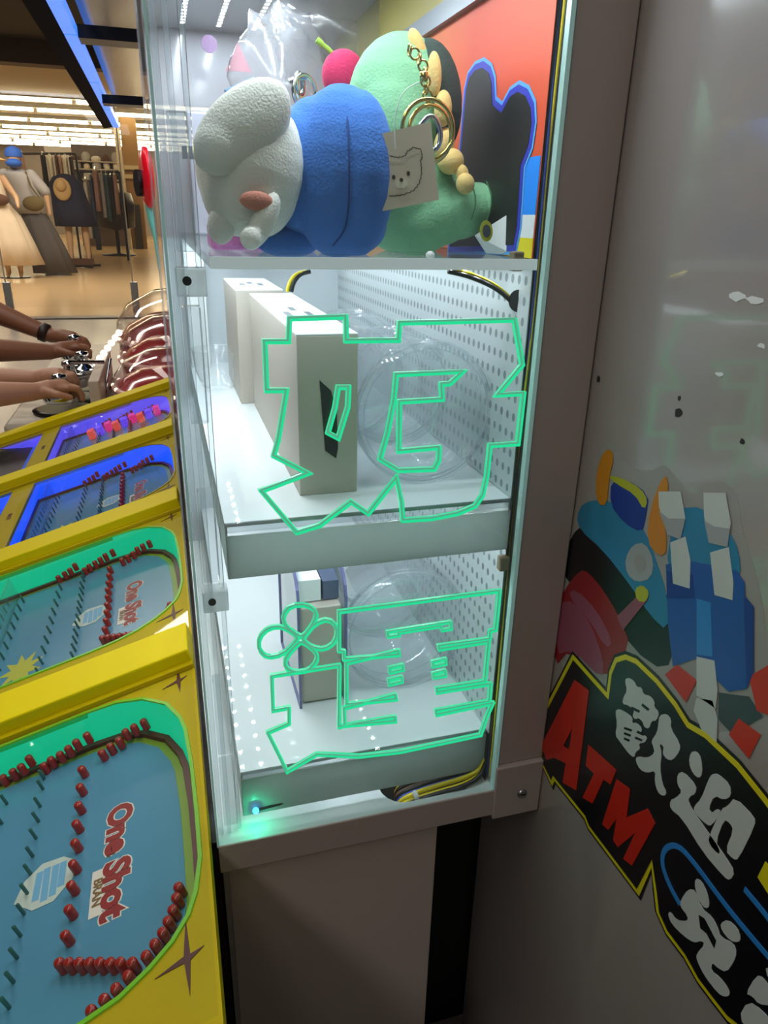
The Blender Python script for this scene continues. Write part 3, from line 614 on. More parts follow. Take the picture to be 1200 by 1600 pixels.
# hang tag with a line-drawn bear face
tg = thing('hang_tag', 'cream square card tag printed with a line-drawn bear face', 'card', at(645, 325, Y=.470))
tY = .466
C0 = [at(*q, Y=tY) for q in ((596,209),(673,190),(686,312),(598,330))]
cm = MB(); tn = Y_*.0006
cm.add([c for c in C0]+[c+tn for c in C0], [(0,1,2,3),(7,6,5,4),(0,4,5,1),(1,5,6,2),(2,6,7,3),(3,7,4,0)]); cm.build('card', mat('card_cream', 'd2c6b0', .5), tg)
INKB = mat('ink_brown', '3a3026', .6)
def bpt(x, y): p = at(x, y, Y=tY-.0002); return (p.x, p.z)
ctl = [(609,243),(620,246),(632,244),(637,236),(646,230),(657,233),(660,244),(657,252),(659,268),(656,284),(648,296),(634,303),(618,306),(606,306)]
outl_ = []
for i in range(len(ctl)-1):
    for j in range(5):
        t = j/5; x = ctl[i][0]*(1-t)+ctl[i+1][0]*t; y = ctl[i][1]*(1-t)+ctl[i+1][1]*t
        s_ = 1.3 if j % 2 else -.6; outl_.append(bpt(x+s_*.7, y+s_*.7))
MB().ribbon(outl_, Vector((0, tY-.0002, 0)), X_, Z_, -Y_, .00022, 0, .0001, False).build('bear_outline', INKB, tg)
def tdot(px, py, rx, ry, m, nm, z=0):
    c = at(px, py, Y=tY-.0003-z); k = tY/1123*1.03
    MB().prism([(math.cos(a*math.pi/8)*rx*k, math.sin(a*math.pi/8)*ry*k) for a in range(16)], c, X_, Z_, -Y_, 0, .0001).build(nm, m, tg)
tdot(627, 286, 10, 7, mat('ink_pale', 'e4dcc0', .6), 'muzzle')
tdot(615, 277, 2.6, 3.2, INKB, 'eye', .0002); tdot(638, 271, 2.6, 3.2, INKB, 'eye', .0002); tdot(627, 281, 3, 2.6, INKB, 'nose', .0002)
MB().tube(smooth_poly([at(*q, Y=tY-.001) for q in ((618,232),(616,200),(620,165),(632,140),(655,128))], 2, False), .0003, 5).build('string', mat('string_white', 'd8e4e0', .4), tg)
# second ring, silver, behind the white plush
sr = thing('key_ring', 'silver chrome key ring with clasp behind the white plush ear', 'key ring', at(474, 190, Y=.60))
k6 = .60/1123*1.03
torus(MB(), at(476, 144, Y=.60), 20*k6, .0015, (X_+Y_*.6).normalized(), Z_).build('ring', CHROME, sr)
torus(MB(), at(468, 133, Y=.605), 13*k6, .002, (X_*.6+Y_).normalized(), Z_).build('ring', CHROME, sr)
MB().tube([at(*q, Y=.605) for q in ((452, 128), (462, 122), (480, 122))], .0018, 8).build('clasp', CHROME, sr)
pk = thing('prize_packet', 'small glittery pink packet under the white plush toy', 'packet', at(375, 400, Y=.53))
c = at(376, 396, Y=.53)
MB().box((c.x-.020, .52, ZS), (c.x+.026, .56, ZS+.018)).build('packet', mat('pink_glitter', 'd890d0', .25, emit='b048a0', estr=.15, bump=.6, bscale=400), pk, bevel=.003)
MB().box((c.x-.005, .519, ZS+.003), (c.x+.018, .5205, ZS+.010)).build('packet_label', mat('pink_label', 'f090d8', .4), pk)
pcard = thing('price_card', 'white card with small green oval emblem leaning at the right end of the top shelf', 'card', at(780, 392, Y=.50))
C1 = [at(*q, Y=Yd) for q, Yd in (((742, 368), .520), ((808, 326), .480), ((803, 398), .478), ((760, 396), .515))]
cm = MB(); cm.add(C1+[c+Vector((0, .0006, 0)) for c in C1], [(0,1,2,3),(7,6,5,4),(0,4,5,1),(1,5,6,2),(2,6,7,3),(3,7,4,0)]); cm.build('card', WHITEPL, pcard)
ce = at(759, 361, Y=.495)
for r, m in ((1, 'lime'), (.62, 'darkgrey')):
    MB().prism([(math.cos(a*math.pi/8)*.0048*r, math.sin(a*math.pi/8)*.0070*r) for a in range(16)], ce-Y_*(.0004*(1.5-r)*4), (X_+Z_*.2).normalized(), (Z_-X_*.2).normalized(), -Y_, 0, .0003).build('emblem', INK[m], pcard)
tag(MB().lathe([(.0015, 0), (.0028, .001), (.0028, .003), (.001, .0045)], at(672, 404, Y=.452)+Vector((0, 0, 0)), Z_, 16).build('shelf_stud', WHITEPL), 'tiny white stud on the front edge of the top shelf', 'stud')
# prizes deeper in the top compartment
BAG = clear('bag_film', (.9, .9, .92), .22, (.75, .76, .8), .12, 1.5, 1.6)
def bag(name, label, px, py, Y, r, seed, m):
    random.seed(seed); b = MB(); c = at(px, py, Y=Y); k = Y/1123*1.03; b.ball(c, Vector((r[0]*k, r[1]*k, r[2]*k)), None, 28, 18)
    for v in b.v:
        d = (v-c); n = math.sin(d.x*210+seed)*math.cos(d.z*180+seed*2)*.10+math.sin(d.z*330+d.x*260)*.06; v += d*n
    zm = min(v.z for v in b.v)
    for v in b.v: v.z += ZS-zm if False else 0
    return tag(b.build(name, m), label, 'bag')
bag('plastic_bag', 'crumpled clear plastic bag hanging behind the blue plush', 560, 60, .86, (110, 60, 95), 3, BAG)
bag('plastic_bag', 'crumpled clear plastic bag standing behind the silver key ring', 440, 150, .80, (70, 50, 100), 5, BAG)
bx = thing('prize_box', 'boxed prize with round purple window behind the white plush', 'box', (.075, .93, ZS))
MB().box((.040, .93, ZS), (.130, .98, 1.055)).build('carton', mat('box_pastel', 'b8b8c8', .4, var=.25, vscale=25), bx, bevel=.002)
MB().lathe([(.0085, 0), (.0085, .001)], at(327, 69, Y=.929), -Y_, 24).build('round_window', mat('plum', '6a4a72', .3), bx)
MB().prism([(-.014, -.012), (.014, -.012), (0, .016)], at(372, 92, Y=.9295), X_, Z_, -Y_, 0, .0008).build('pink_triangle', mat('rose', 'd06a80', .4), bx)
MB().box((.030, .875, 1.004), (.190, .885, 1.016)).build('carry_bar', mat('bar_dark', '50565c', .3, .3), bx)

# ------------------------------------------------------------------ boxes and clear containers on the two trays
ZM, ZL = .7605, .5460
BOXM = mat('box_card', 'bcb4a8', .55, bump=.04, bscale=80); BOXT = mat('lit_lid_label_white', 'e8eeee', .5); SLOT = mat('slot_black', '111214', .5)
GREYINK = mat('print_grey', '70787c', .6)
def carton(name, label, x0, x1, y0, y1, z, h, slot=None, sidecol=BOXM, prints=True):
    t = thing(name, label, 'box', ((x0+x1)/2, (y0+y1)/2, z))
    MB().box((x0, y0, z), (x1, y1, z+h-.0008)).build('carton', sidecol, t, bevel=.0008)
    MB().box((x0, y0, z+h-.0008), (x1, y1, z+h)).build('lid', BOXT, t)  # lid coloured whiter than the sides for light falling from above
    if prints:
        for i in range(3):
            a = x0+(x1-x0)*(.22+.2*i); l_ = y0+(y1-y0)*(.35+.12*(i % 2))
            for j in range(6): MB().box((a, l_+j*.0045, z+h), (a+(x1-x0)*.12, l_+j*.0045+.0026, z+h+.0002)).build('print_mark', GREYINK, t)
    if slot: MB().prism([slot(*q) for q in ((499,594),(517,610),(526,640),(528,700),(525,716),(508,704))], Vector((0, y0, 0)), X_, Z_, -Y_, 0, .0004).build('hand_slot', SLOT, t)
    return t
yb1 = .4875
f1 = lambda px, py: (lambda p: (p.x, p.z))(at(px, py, Y=yb1))
xa = at(469, 776, Y=yb1).x; xb = at(558, 767, Y=yb1).x; hb1 = at(500, 522, Y=yb1).z-ZM
carton('prize_carton', 'tall grey carton with top painted as lit and black hand slot behind engraved panel', xa, xb, yb1, at(435, 458, Z=ZM+hb1).y, ZM, hb1, f1)
carton('prize_carton', 'second carton, top painted as lit, standing behind the slotted grey carton', at(395, 640, Y=.70).x-.004, at(395, 640, Y=.70).x+.045, at(435, 458, Z=ZM+hb1).y+.01, at(435, 458, Z=ZM+hb1).y+.16, ZM, hb1*1.02)
def jar(name, label, px, py, R, y0, z, depth, tilt=0, x=None):
    """clear round tub lying on its rim, its mouth facing the panel"""
    k = y0/1123*1.03; xx = at(px, py, Y=y0).x if x is None else x
    c = Vector((xx, y0, z+R)); t = thing(name, label, 'container', (xx, y0+depth/2, z))
    w = .0012
    ax = Vector((math.sin(tilt), math.cos(tilt), 0))
    MB().lathe([(R*.90, .0002), (R*.90, .0026), (R*.985, .0026), (R*.985, .010), (R*.93, .010), (R*.88, depth*.95), (R*.82, depth), (.0001, depth)], c, ax, 56, caps=False).build('tub', JAR, t)
    for rr, yy, th in ((R*.985, .000, .0010), (R*.985, .010, .0010), (R*.90, .001, .0007), (R*.93, .018, .0006), (R*.83, depth, .0008)):
        b = MB(); x1 = ax.orthogonal().normalized(); torus(b, c+ax*yy, rr, th, x1, ax.cross(x1), 56); b.build('rim', ACRYL, t)
    MB().lathe([(R*.90, .0006), (.0001, .0006)], c, ax, 48, caps=False).build('lid', JAR, t)
    return t
def fit(px, py0, py1, y0): # radius and x from top and bottom pixels
    a = at(px, py0, Y=y0); b = at(px, py1, Y=y0); return (a.z-b.z)/2
R1 = fit(668, 535, 757, .492)
jar('prize_tub', 'large clear round plastic tub on the middle tray right of the grey carton', 668, 645, R1, .4925, ZM, .075)
jar('prize_tub', 'clear round tub behind the large tub and beside the carton lid', 545, 520, R1*.95, .620, ZM, .08)
jar('prize_tub', 'clear round tub against the perforated wall behind the large tub', 740, 560, R1*.95, .600, ZM, .06, x=.188)
jar('prize_tub', 'rearmost clear round tub at the far end of the middle tray', 680, 470, R1*.95, .72, ZM, .08, x=.185)
R2 = fit(635, 898, 1075, .527)
jar('prize_tub', 'clear round plastic tub on the lower tray behind the green bars', 637, 985, R2, .527, ZL, .075)
jar('prize_tub', 'clear round tub at the right rear of the lower tray', 745, 960, R2*.9, .62, ZL, .07, x=.186)
# clear bowl at the left rear of the middle tray
bw = MB(); bw.lathe([(.012, 0), (.020, .004), (.026, .02), (.029, .045), (.030, .046)], (.052, .86, ZM), Z_, 32, caps=False)
tag(bw.build('clear_bowl', JAR), 'small clear plastic bowl at the left rear of the middle tray', 'bowl')
# clear case with purple edges on the lower tray
cs = thing('prize_case', 'clear round-topped case with purple edges and grey insert on the lower tray', 'case', (.1, .56, ZL))
cy = .522; xl = at(470, 1105, Y=cy).x; xr = at(540, 1095, Y=cy).x; zt = at(500, 890, Y=cy).z
PUR = mat('purple_edge', '6a6a9a', .2)
def arch(x0, x1, h, n=10): return [(x0, ZL), (x1, ZL), (x1, ZL+h*.80)]+[((x0+x1)/2+(x1-x0)/2*math.cos(a/n*math.pi), ZL+h*.80+h*.2*math.sin(a/n*math.pi)) for a in range(1, n)]+[(x0, ZL+h*.80)]
A = [(yy-cy, zz) for yy, zz in arch(cy, cy+.11, zt-ZL)]
for xx in (xl, xr): MB().ribbon([(cy+q[0], q[1]) for q in A], Vector((xx, 0, 0)), Y_, Z_, X_, .0013, -.0012, .0012).build('edge_band', PUR, cs)
MB().prism([(cy+q[0], q[1]) for q in A], V0, Y_, Z_, X_, xl, xl+.0008).build('case_wall', JAR, cs)
MB().prism([(cy+q[0], q[1]) for q in A], V0, Y_, Z_, X_, xr-.0008, xr).build('case_wall', JAR, cs)
MB().box((xl+.003, cy+.004, ZL+.002), (xr-.003, cy+.10, ZL+(zt-ZL)*.72)).build('insert', BOXM, cs, bevel=.001)
MB().box((xl+.003, cy+.014, ZL+(zt-ZL)*.73), (xl+.022, cy+.09, ZL+(zt-ZL)*.88)).build('insert_label', BOXT, cs)
MB().box((xl+.024, cy+.014, ZL+(zt-ZL)*.73), (xr-.003, cy+.09, ZL+(zt-ZL)*.86)).build('insert_roll', mat('roll_blue', '54607c', .4), cs)

# ------------------------------------------------------------------ things on the cabinet front further back
rb = thing('red_knob', 'red disc with black backing on the cabinet front beside the store view', 'knob', at(234, 315, Y=1.0))
c = at(236, 278, Y=1.0)
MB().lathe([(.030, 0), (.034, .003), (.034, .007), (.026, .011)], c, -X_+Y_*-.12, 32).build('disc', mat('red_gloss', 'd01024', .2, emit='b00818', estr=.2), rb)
MB().lathe([(.015, 0), (.015, .007)], c+Vector((-.011, .004, -.006)), -X_+Y_*-.25, 24).build('backing', BLACK, rb)
rbn = MB()
pts = [at(*q, Y=1.0) for q in ((231, 318), (236, 340), (243, 372), (249, 420))]
rbn.tube(pts, [.004, .005, .003, .0015], 6)
tag(rbn.build('teal_ribbon', mat('teal', '78c8bc', .4)), 'teal strip hanging below the red disc on cabinet front', 'ribbon')

# ================================================================== row of yellow bar pinball machines
def pol(pts): return [(-u, v) for u, v in pts]
WIN = [(.305, .670), (.110, .670), (.078, .667), (.050, .655), (.0256, .631), (.0120, .600), (.0074, .580), (.0035, .530), (.0016, .470), (.0012, .424), (.0060, .395), (.0122, .379), (.0240, .364), (.0396, .352), (.0597, .341), (.085, .335), (.118, .332), (.223, .330), (.305, .330)]
WIN2 = [(.350, .665), (.350, .335), (.480, .335), (.480, .665)]
def make_machine(wallmat, rimmat, label):
    t = thing('pinball_machine', label, 'pinball machine', tuple(PO)); OFF[t.name] = V0
    t.rotation_euler = (0, -TILT, 0)
    ex, ey, ez = X_, Y_, Z_
    body = pol([(-.006, .283), (.52, .283), (.52, .741), (-.006, .741)])
    w1 = pol(WIN); w2 = pol(WIN2)
    MB().prism(body, V0, ex, ey, ez, -.006, 0, [w1, w2]).build('top_panel', YELD, t)
    MB().box((-.52, .283, -.09), (.005, .741, -.047)).shear().build('cabinet_body', YEL, t)
    for a, b_ in (((-.52, .283, -.048), (-.508, .741, -.006)), ((-.508, .283, -.048), (.005, .290, -.006)), ((-.508, .700, -.048), (.005, .741, -.006)), ((.0, .290, -.048), (.005, .70, -.006))):
        MB().box(a, b_).shear().build('cabinet_wall', YEL, t)
    MB().box((-.522, .683, 0), (.0062, .741, .020)).build('divider_bar', YEL, t, bevel=.002)
    MB().box((-.522, .675, 0), (.0062, .683, .006)).build('divider_lip', YELD, t, bevel=.001)
    # recess wall, floor, rail, glass
    n = len(w1); vs = [Vector((p[0], p[1], -.0008)) for p in w1]+[Vector((p[0], p[1], -.042)) for p in w1]
    MB().add(vs, [(i, (i+1) % n, (i+1) % n+n, i+n) for i in range(n)], True).shear().build('recess_wall', wallmat, t)
    MB().ribbon(w1, V0, ex, ey, ez, .0016, -.0002, .0016).build('window_rim', rimmat, t)
    MB().prism(w1, V0, ex, ey, ez, -.044, -.0405).shear().build('playfield_border', mat('playfield_green', '7c9a26', .3), t)
    fl = [(x-.0135, y) for x, y in inset(w1, .013)]; MB().prism(fl, V0, ex, ey, ez, -.0405, -.0400).build('playfield', mat('playfield_blue', '528aa4', .22, var=.06, vscale=12), t)
    MB().ribbon(inset(w1, .004), V0, ex, ey, ez, .0030, -.041, -.036).shear().build('ball_rail', mat('rail_maroon', '5a1c10', .4), t)
    w2n = [Vector((p[0], p[1], -.0008)) for p in w2]+[Vector((p[0], p[1], -.030)) for p in w2]
    MB().add(w2n, [(i, (i+1) % 4, (i+1) % 4+4, i+4) for i in range(4)]).shear().build('tray_wall', wallmat, t)
    MB().prism(w2, V0, ex, ey, ez, -.032, -.028).shear().build('lower_playfield', mat('lower_blue', '2c6ed0', .3, emit='1a50e0', estr=.25), t)
    MB().box((-.500, .300, .0020), (.004, .672, .0040)).build('cover_glass', clear('machine_glass', (.97, .98, .98), .006, (.8, .85, .85), .02, 1.35, .4), t)
    # pegs
    pegm = MB().lathe([(.0040, 0), (.0040, .0105), (.0032, .0122), (.0015, .0126)], (0, 0, 0), Z_, 12).mesh('peg', REDPEG)
    pinm = MB().lathe([(.0016, 0), (.0016, .0125), (.0008, .0132)], (0, 0, 0), Z_, 8).mesh('pin', mat('teal_pin', '3f6a68', .2, .4))
    def put(nm, me, px, py, w):
        o = bpy.data.objects.new(nm, me); col.objects.link(o); o.parent = t; o.location = onp(px, py, w) if not isinstance(px, tuple) else px
        return o
    q = lambda x, y: (x/3, 1080+y/3)
    for x, y in ((402,398),(395,482),(388,568),(378,655),(373,745),(365,845),(357,945),(347,1058),(332,1180)): put('red_peg', pegm, *q(x, y), -.040)
    for i, (x, y) in enumerate(((495,320),(535,290),(575,262),(605,222),(645,200),(690,175))): put('red_peg', pegm, *q(x, y), -.040+.0022*max(0, i-1))
    for i, (x, y) in enumerate(((225,380),(258,352),(300,328),(338,300),(375,270),(425,238))): put('red_peg', pegm, *q(x, y), -.040+.0022*i)
    for i, (x, y) in enumerate(((35,436),(80,408),(118,385),(155,345))): put('red_peg', pegm, *q(x, y), -.040+.0030*i)
    for x in (305, 350, 398, 446, 494, 543, 590, 645): put('red_peg', pegm, *q(x, 1310), -.040)
    for x, y in ((858,955),(848,1005),(832,1062),(810,1115),(785,1168),(750,1222),(710,1278),(625,1372),(570,1432),(515,1482),(455,1535)): put('red_peg', pegm, *q(x, y), -.040)
    for x, y in ((208,412),(203,460),(190,542),(182,612),(170,690),(155,775),(145,858),(130,950),(115,1045),(98,1148),(82,1252),(65,1365),(45,1485)): put('metal_pin', pinm, *q(x, y), -.040)
    for i in range(12):
        put('metal_pin', pinm, (-.205, .345+.026*i, -.040), 0, 0); put('metal_pin', pinm, (-.265, .340+.027*i, -.040), 0, 0)
    for i in range(14): put('metal_pin', pinm, (-.289, .345+.023*i, -.040), 0, 0)
    MB().box((-.279, .332, -.040), (-.277, .668, -.006)).build('clear_divider', ACRYL, t)
    # prints
    ctr = onp(*q(545, 775), -.0398)
    T = lambda c, dz: Matrix.Translation(c+Vector((0, 0, dz))) @ Matrix.Rotation(-math.pi/2, 4, 'Z')
    text('logo_outline', 'One Shot', .031, T(ctr, .0000), mat('logo_cream', 'd8cfc0', .4), t, offset=.0026, depth=.0001)
    text('logo_text', 'One Shot', .031, T(ctr, .0003), mat('logo_maroon', '8a1410', .4), t, offset=.0015, depth=.0001)
    c2 = onp(*q(455, 945), -.0398)
    MB().box((c2.x-.0055, c2.y-.023, -.0399), (c2.x+.0055, c2.y+.023, -.0396)).build('logo_plate', mat('logo_cream', 'd8cfc0', .4), t)
    text('logo_plate_text', 'BRAN', .0105, T(c2, .0006), mat('logo_brown', '7a5a2a', .4), t, offset=.0002, depth=.0001)
    bk = [onp(*q(*p), -.0398).to_2d() for p in ((65,1000),(115,895),(200,810),(300,775),(355,790),(345,870),(250,985),(150,1030))]
    MB().prism([tuple(p) for p in bk], Vector((0, 0, -.0398)), ex, ey, ez, 0, .0003).build('basket_print', mat('print_cream', 'b8c4b8', .5), t)
    for p0, p1 in (((190,850),(165,985)),((225,830),(205,985)),((265,815),(245,960)),((300,800),(285,915))):
        MB().ribbon([tuple(onp(*q(*p0), -.04).to_2d()), tuple(onp(*q(*p1), -.04).to_2d())], Vector((0, 0, -.0396)), ex, ey, ez, .003, 0, .0003, False).build('basket_stripe', mat('print_blue', '6aa4c4', .4), t)
    MB().prism([(-.235+.03*math.cos(a*math.pi/9)*(1 if a % 2 else .5), .43+.04*math.sin(a*math.pi/9)*(1 if a % 2 else .5)) for a in range(18)], Vector((0, 0, -.0399)), ex, ey, ez, 0, .0003).build('yellow_burst', mat('print_yellow', 'b8b43a', .4), t)
    # stars
    STAR = mat('star_maroon', '4a0808', .4)
    for c, s in (((.0105+.004, .347), 1), ((.012, .672-.01), .8)):
        o_ = Vector((-c[0], c[1], 0)); sp = [(0, .030*s), (-.0022, .0025), (-.022*s, -.004), (-.002, -.0022), (.001, -.026*s), (.0022, -.0020), (.012*s, .004), (.0022, .0024)]
        MB().prism(sp, o_, ex, ey, ez, 0, .0006).build('star_print', STAR, t)
    text('label_text', 'SHOT', .012, Matrix.Translation(Vector((-.328, .50, .0004))) @ Matrix.Rotation(-math.pi/2, 4, 'Z'), STAR, t, offset=.0004, depth=.0002)
    # pedestal down to the floor
    inv = (Matrix.Translation(PO) @ Matrix.Rotation(-TILT, 4, 'Y')).inverted()
    MB().box((-.47, .32, 0), (-.02, .72, .36), inv).build('pedestal', mat('pedestal_black', '1c1a1a', .5), t)
    return t
WG = mat('recess_green', '0a9a72', .3, emit='08b080', estr=.9); WBL = mat('recess_blue', '1046d8', .3, emit='1450f0', estr=1.15); WMX = mat('recess_violet', '4a3ad8', .3, emit='5a54f0', estr=.95)
RG = mat('rim_green', '6fae1c', .3, emit='50b010', estr=.15); RY = mat('rim_yellow', 'b0a010', .3)
m1 = make_machine(WG, RG, 'green-lit yellow pinball machine nearest the camera with large red pegs')
PITCH = .458
def relink(o, old, new):
    for c in o.children:
        for sl in c.material_slots:
            if sl.material == old: sl.link = 'OBJECT'; sl.material = new
for k, wm, rm, lab in ((-1, WG, RG, 'yellow pinball machine at the bottom edge, mostly outside the view'), (1, WG, RG, 'second green-lit yellow pinball machine from the bottom'), (2, WBL, RY, 'blue-lit yellow pinball machine, third from the bottom'), (3, WMX, RY, 'farthest yellow pinball machine with violet and pink lights')):
    c = copy_tree(m1); c.location = PO+Vector((0, PITCH*k, 0)); c['label'] = lab
    for ch in c.children:
        if ch.material_slots:
            for old, new in ((WG, wm), (RG, rm)):
                if ch.material_slots[0].material == old: ch.material_slots[0].link = 'OBJECT'; ch.material_slots[0].material = new
    if k == 3:
        for i in range(9):
            MBx = MB().box((-.05-.022*i-.008, .60-.01*(i % 3), -.039), (-.05-.022*i+.008, .63-.01*(i % 3), -.018))
            OFF[c.name] = V0
            MBx.build('light_block', mat('glow_'+str(i % 3), ('c02070', '6a3ae0', 'd04030')[i % 3], .3, emit=('d02080', '5a40f0', 'd04838')[i % 3], estr=.8), c)
for m_ in [o for o in bpy.data.objects if o.name.startswith('pinball_machine')]: m_['group'] = 'yellow pinball machines in a row along the cabinet'

# overhead canopy with blue light strip
XC = -.13
cn = thing('canopy_sign', 'dark overhead canopy with glowing blue edge above the pinball machines', 'canopy', (XC-.03, 2.3, 1.2))
pA = at(85, 0, X=XC); pB = at(180, 205, X=XC)
ya, yb_ = pA.y*.75, pB.y; zc = pA.z
b = MB()
prof = [(XC-.075, zc+.06), (XC-.040, zc-.020), (XC-.006, zc-.014), (XC-.006, zc+.06)]
vs = [Vector((x, y, z)) for y in (ya, yb_) for x, z in prof]
b.add(vs, [(0,1,2,3),(7,6,5,4),(0,4,5,1),(1,5,6,2),(2,6,7,3),(3,7,4,0)]); b.build('fascia', mat('fascia_dark', '121316', .75, spec=.1), cn)
nseg = 4
for i in range(nseg):
    a = ya+(yb_-ya)*i/nseg; e = ya+(yb_-ya)*(i+1)/nseg-.01
    MB().box((XC-.006, a, zc-.016), (XC+.016, e, zc+.004)).build('light_strip', mat('blue_strip', '2050d0', .3, emit='4a88f8', estr=1.1), cn)
for py, x1 in ((58, 215), (157, 212)):
    p0 = at(125 if py == 58 else 165, py+8, X=XC+.016); MB().box((XC+.010, p0.y-.03, p0.z+.002), (-.006, p0.y+.03, p0.z+.024)).build('bracket', BLACK, cn)
MB().box((XC+.016, ya, zc+.05), (-.008, yb_, zc+.054)).build('acrylic_roof', clear('canopy_film', (.6, .6, .62), .35, (.16, .15, .17), .15, 1.5, 1.2), cn)

# ================================================================== players and the red medal game beyond
def limb(b, pts, rs):
    for i in range(len(pts)-1):
        p, q = Vector(pts[i]), Vector(pts[i+1]); n = max(2, int((q-p).length/min(rs[i], rs[i+1])*2.2))
        for j in range(n+1):
            t = j/n; b.ball(p.lerp(q, t), rs[i]*(1-t)+rs[i+1]*t, None, 10, 7)
def hand(b, w, d, up, side, s=1.0):
    """palm from wrist w along d, curled fingers, thumb on the inner side"""
    d = d.normalized(); up = up.normalized(); sd = d.cross(up)*side
    limb(b, [w, w+d*.04*s, w+d*.08*s], [.024*s, .027*s, .022*s])
    for o_ in (-.02, -.007, .007, .02): limb(b, [w+d*.03*s, w+d*.085*s+sd*o_*s], [.017*s, .011*s])
    for i, (o_, L) in enumerate(((-.024, .062), (-.008, .074), (.009, .070), (.025, .054))):
        k0 = w+d*.085*s+sd*o_*s; k1 = k0+(d*.9-up*.25)*L*.5*s; k2 = k1+(d*.45-up*.9)*L*.32*s; k3 = k2+(-up*.95-d*.1)*L*.24*s
        limb(b, [k0, k1, k2, k3], [.0098*s, .0090*s, .0084*s, .0072*s])
    t0 = w+d*.028*s+sd*(-.024)*s; t1 = t0+(d*.55-sd*.65-up*.2)*.042*s; t2 = t1+(d*.85-sd*.1-up*.35)*.034*s
    limb(b, [t0, t1, t2], [.0135*s, .0105*s, .0085*s])
def person(label, Yb, skin, arms, shirt, hair, zsh, watch=None, px0=-1.08):
    t = thing('person', label, 'person', (px0, Yb, 0))
    b = MB(); SH = Vector((px0, Yb, zsh))
    limb(b, [SH+Vector((0, 0, .02)), SH+Vector((.03, 0, .14))], [.055, .052]); b.ball(SH+Vector((.055, 0, .235)), Vector((.095, .075, .12)))
    b.ball(SH+Vector((.15, 0, .225)), Vector((.016, .012, .02)))
    for sgn in (-1, 1): b.ball(SH+Vector((.05, .076*sgn, .23)), Vector((.018, .01, .03)))
    for i, (el, wr, tip) in enumerate(arms):
        sgn = 1 if i == 0 else -1
        limb(b, [SH+Vector((0, .17*sgn, -.03)), Vector(el), Vector(el).lerp(Vector(wr), .35), Vector(wr)], [.046, .042, .040, .026])
        hand(b, Vector(wr), Vector(tip)-Vector(wr), Z_, sgn)
    b.build('body', skin, t, remesh=.0045, smooth=3)
    b = MB(); limb(b, [SH+Vector((0, -.15, -.03)), SH+Vector((0, .15, -.03))], [.075, .075]); limb(b, [SH+Vector((0, 0, -.06)), Vector((px0-.02, Yb, .62)), Vector((px0, Yb, .50))], [.15, .155, .16])
    for i, (el, wr, tip) in enumerate(arms):
        sgn = 1 if i == 0 else -1; a = SH+Vector((0, .17*sgn, -.03)); limb(b, [a, a.lerp(Vector(el), .6)], [.062, .058])
    b.build('shirt', shirt, t, remesh=.010, smooth=4)
    b = MB()
    for sgn in (-1, 1): limb(b, [Vector((px0, Yb+.09*sgn, .50)), Vector((px0+.38, Yb+.10*sgn, .50)), Vector((px0+.40, Yb+.10*sgn, .10)), Vector((px0+.42, Yb+.10*sgn, .045)), Vector((px0+.54, Yb+.11*sgn, .035))], [.10, .072, .052, .045, .034])
    b.build('trousers', mat('trousers_black', '121418', .8), t, remesh=.010, smooth=4)
    b = MB(); b.ball(SH+Vector((.035, 0, .265)), Vector((.105, .086, .115))); b.ball(SH+Vector((-.01, 0, .21)), Vector((.07, .08, .12))); b.build('hair', hair, t, remesh=.008, smooth=3)
    if watch:
        w0, w1_ = Vector(watch[0]), Vector(watch[1]); MB().lathe([(.029, -.014), (.033, -.010), (.033, .010), (.029, .014)], w0.lerp(w1_, .92), (w1_-w0), 18).build('wristband', mat('band_dark', '2a1812', .5), t)
    return t
HAIR = mat('hair_black', '17130f', .6)
YA = 2.70; YB = 2.22
a1w, a1t, a1e = at(80, 524, Y=YA+.10), at(136, 530, Y=YA+.05), at(-60, 466, Y=YA+.16)
a2w, a2t, a2e = at(78, 550, Y=YA-.06), at(130, 538, Y=YA-.02), at(-70, 545, Y=YA-.12)
person('seated person with brown forearms reaching over game controls, dark band on one wrist', YA, SKIN1, [(a1e, a1w, a1t), (a2e, a2w, a2t)], mat('shirt_dark', '2a2c30', .85), HAIR, .98, watch=(a1e, a1w))
b1w, b1t, b1e = at(50, 592, Y=YB+.12), at(108, 583, Y=YB+.10), at(-80, 592, Y=YB+.16)
b2w, b2t, b2e = at(52, 612, Y=YB-.06), at(106, 603, Y=YB-.02), at(-85, 622, Y=YB-.12)
person('seated person with lighter forearms resting hands on chrome controls nearest the pinball row', YB, SKIN2, [(b1e, b1w, b1t), (b2e, b2w, b2t)], mat('shirt_grey', '4a4a52', .85), HAIR, .92, px0=-1.08)
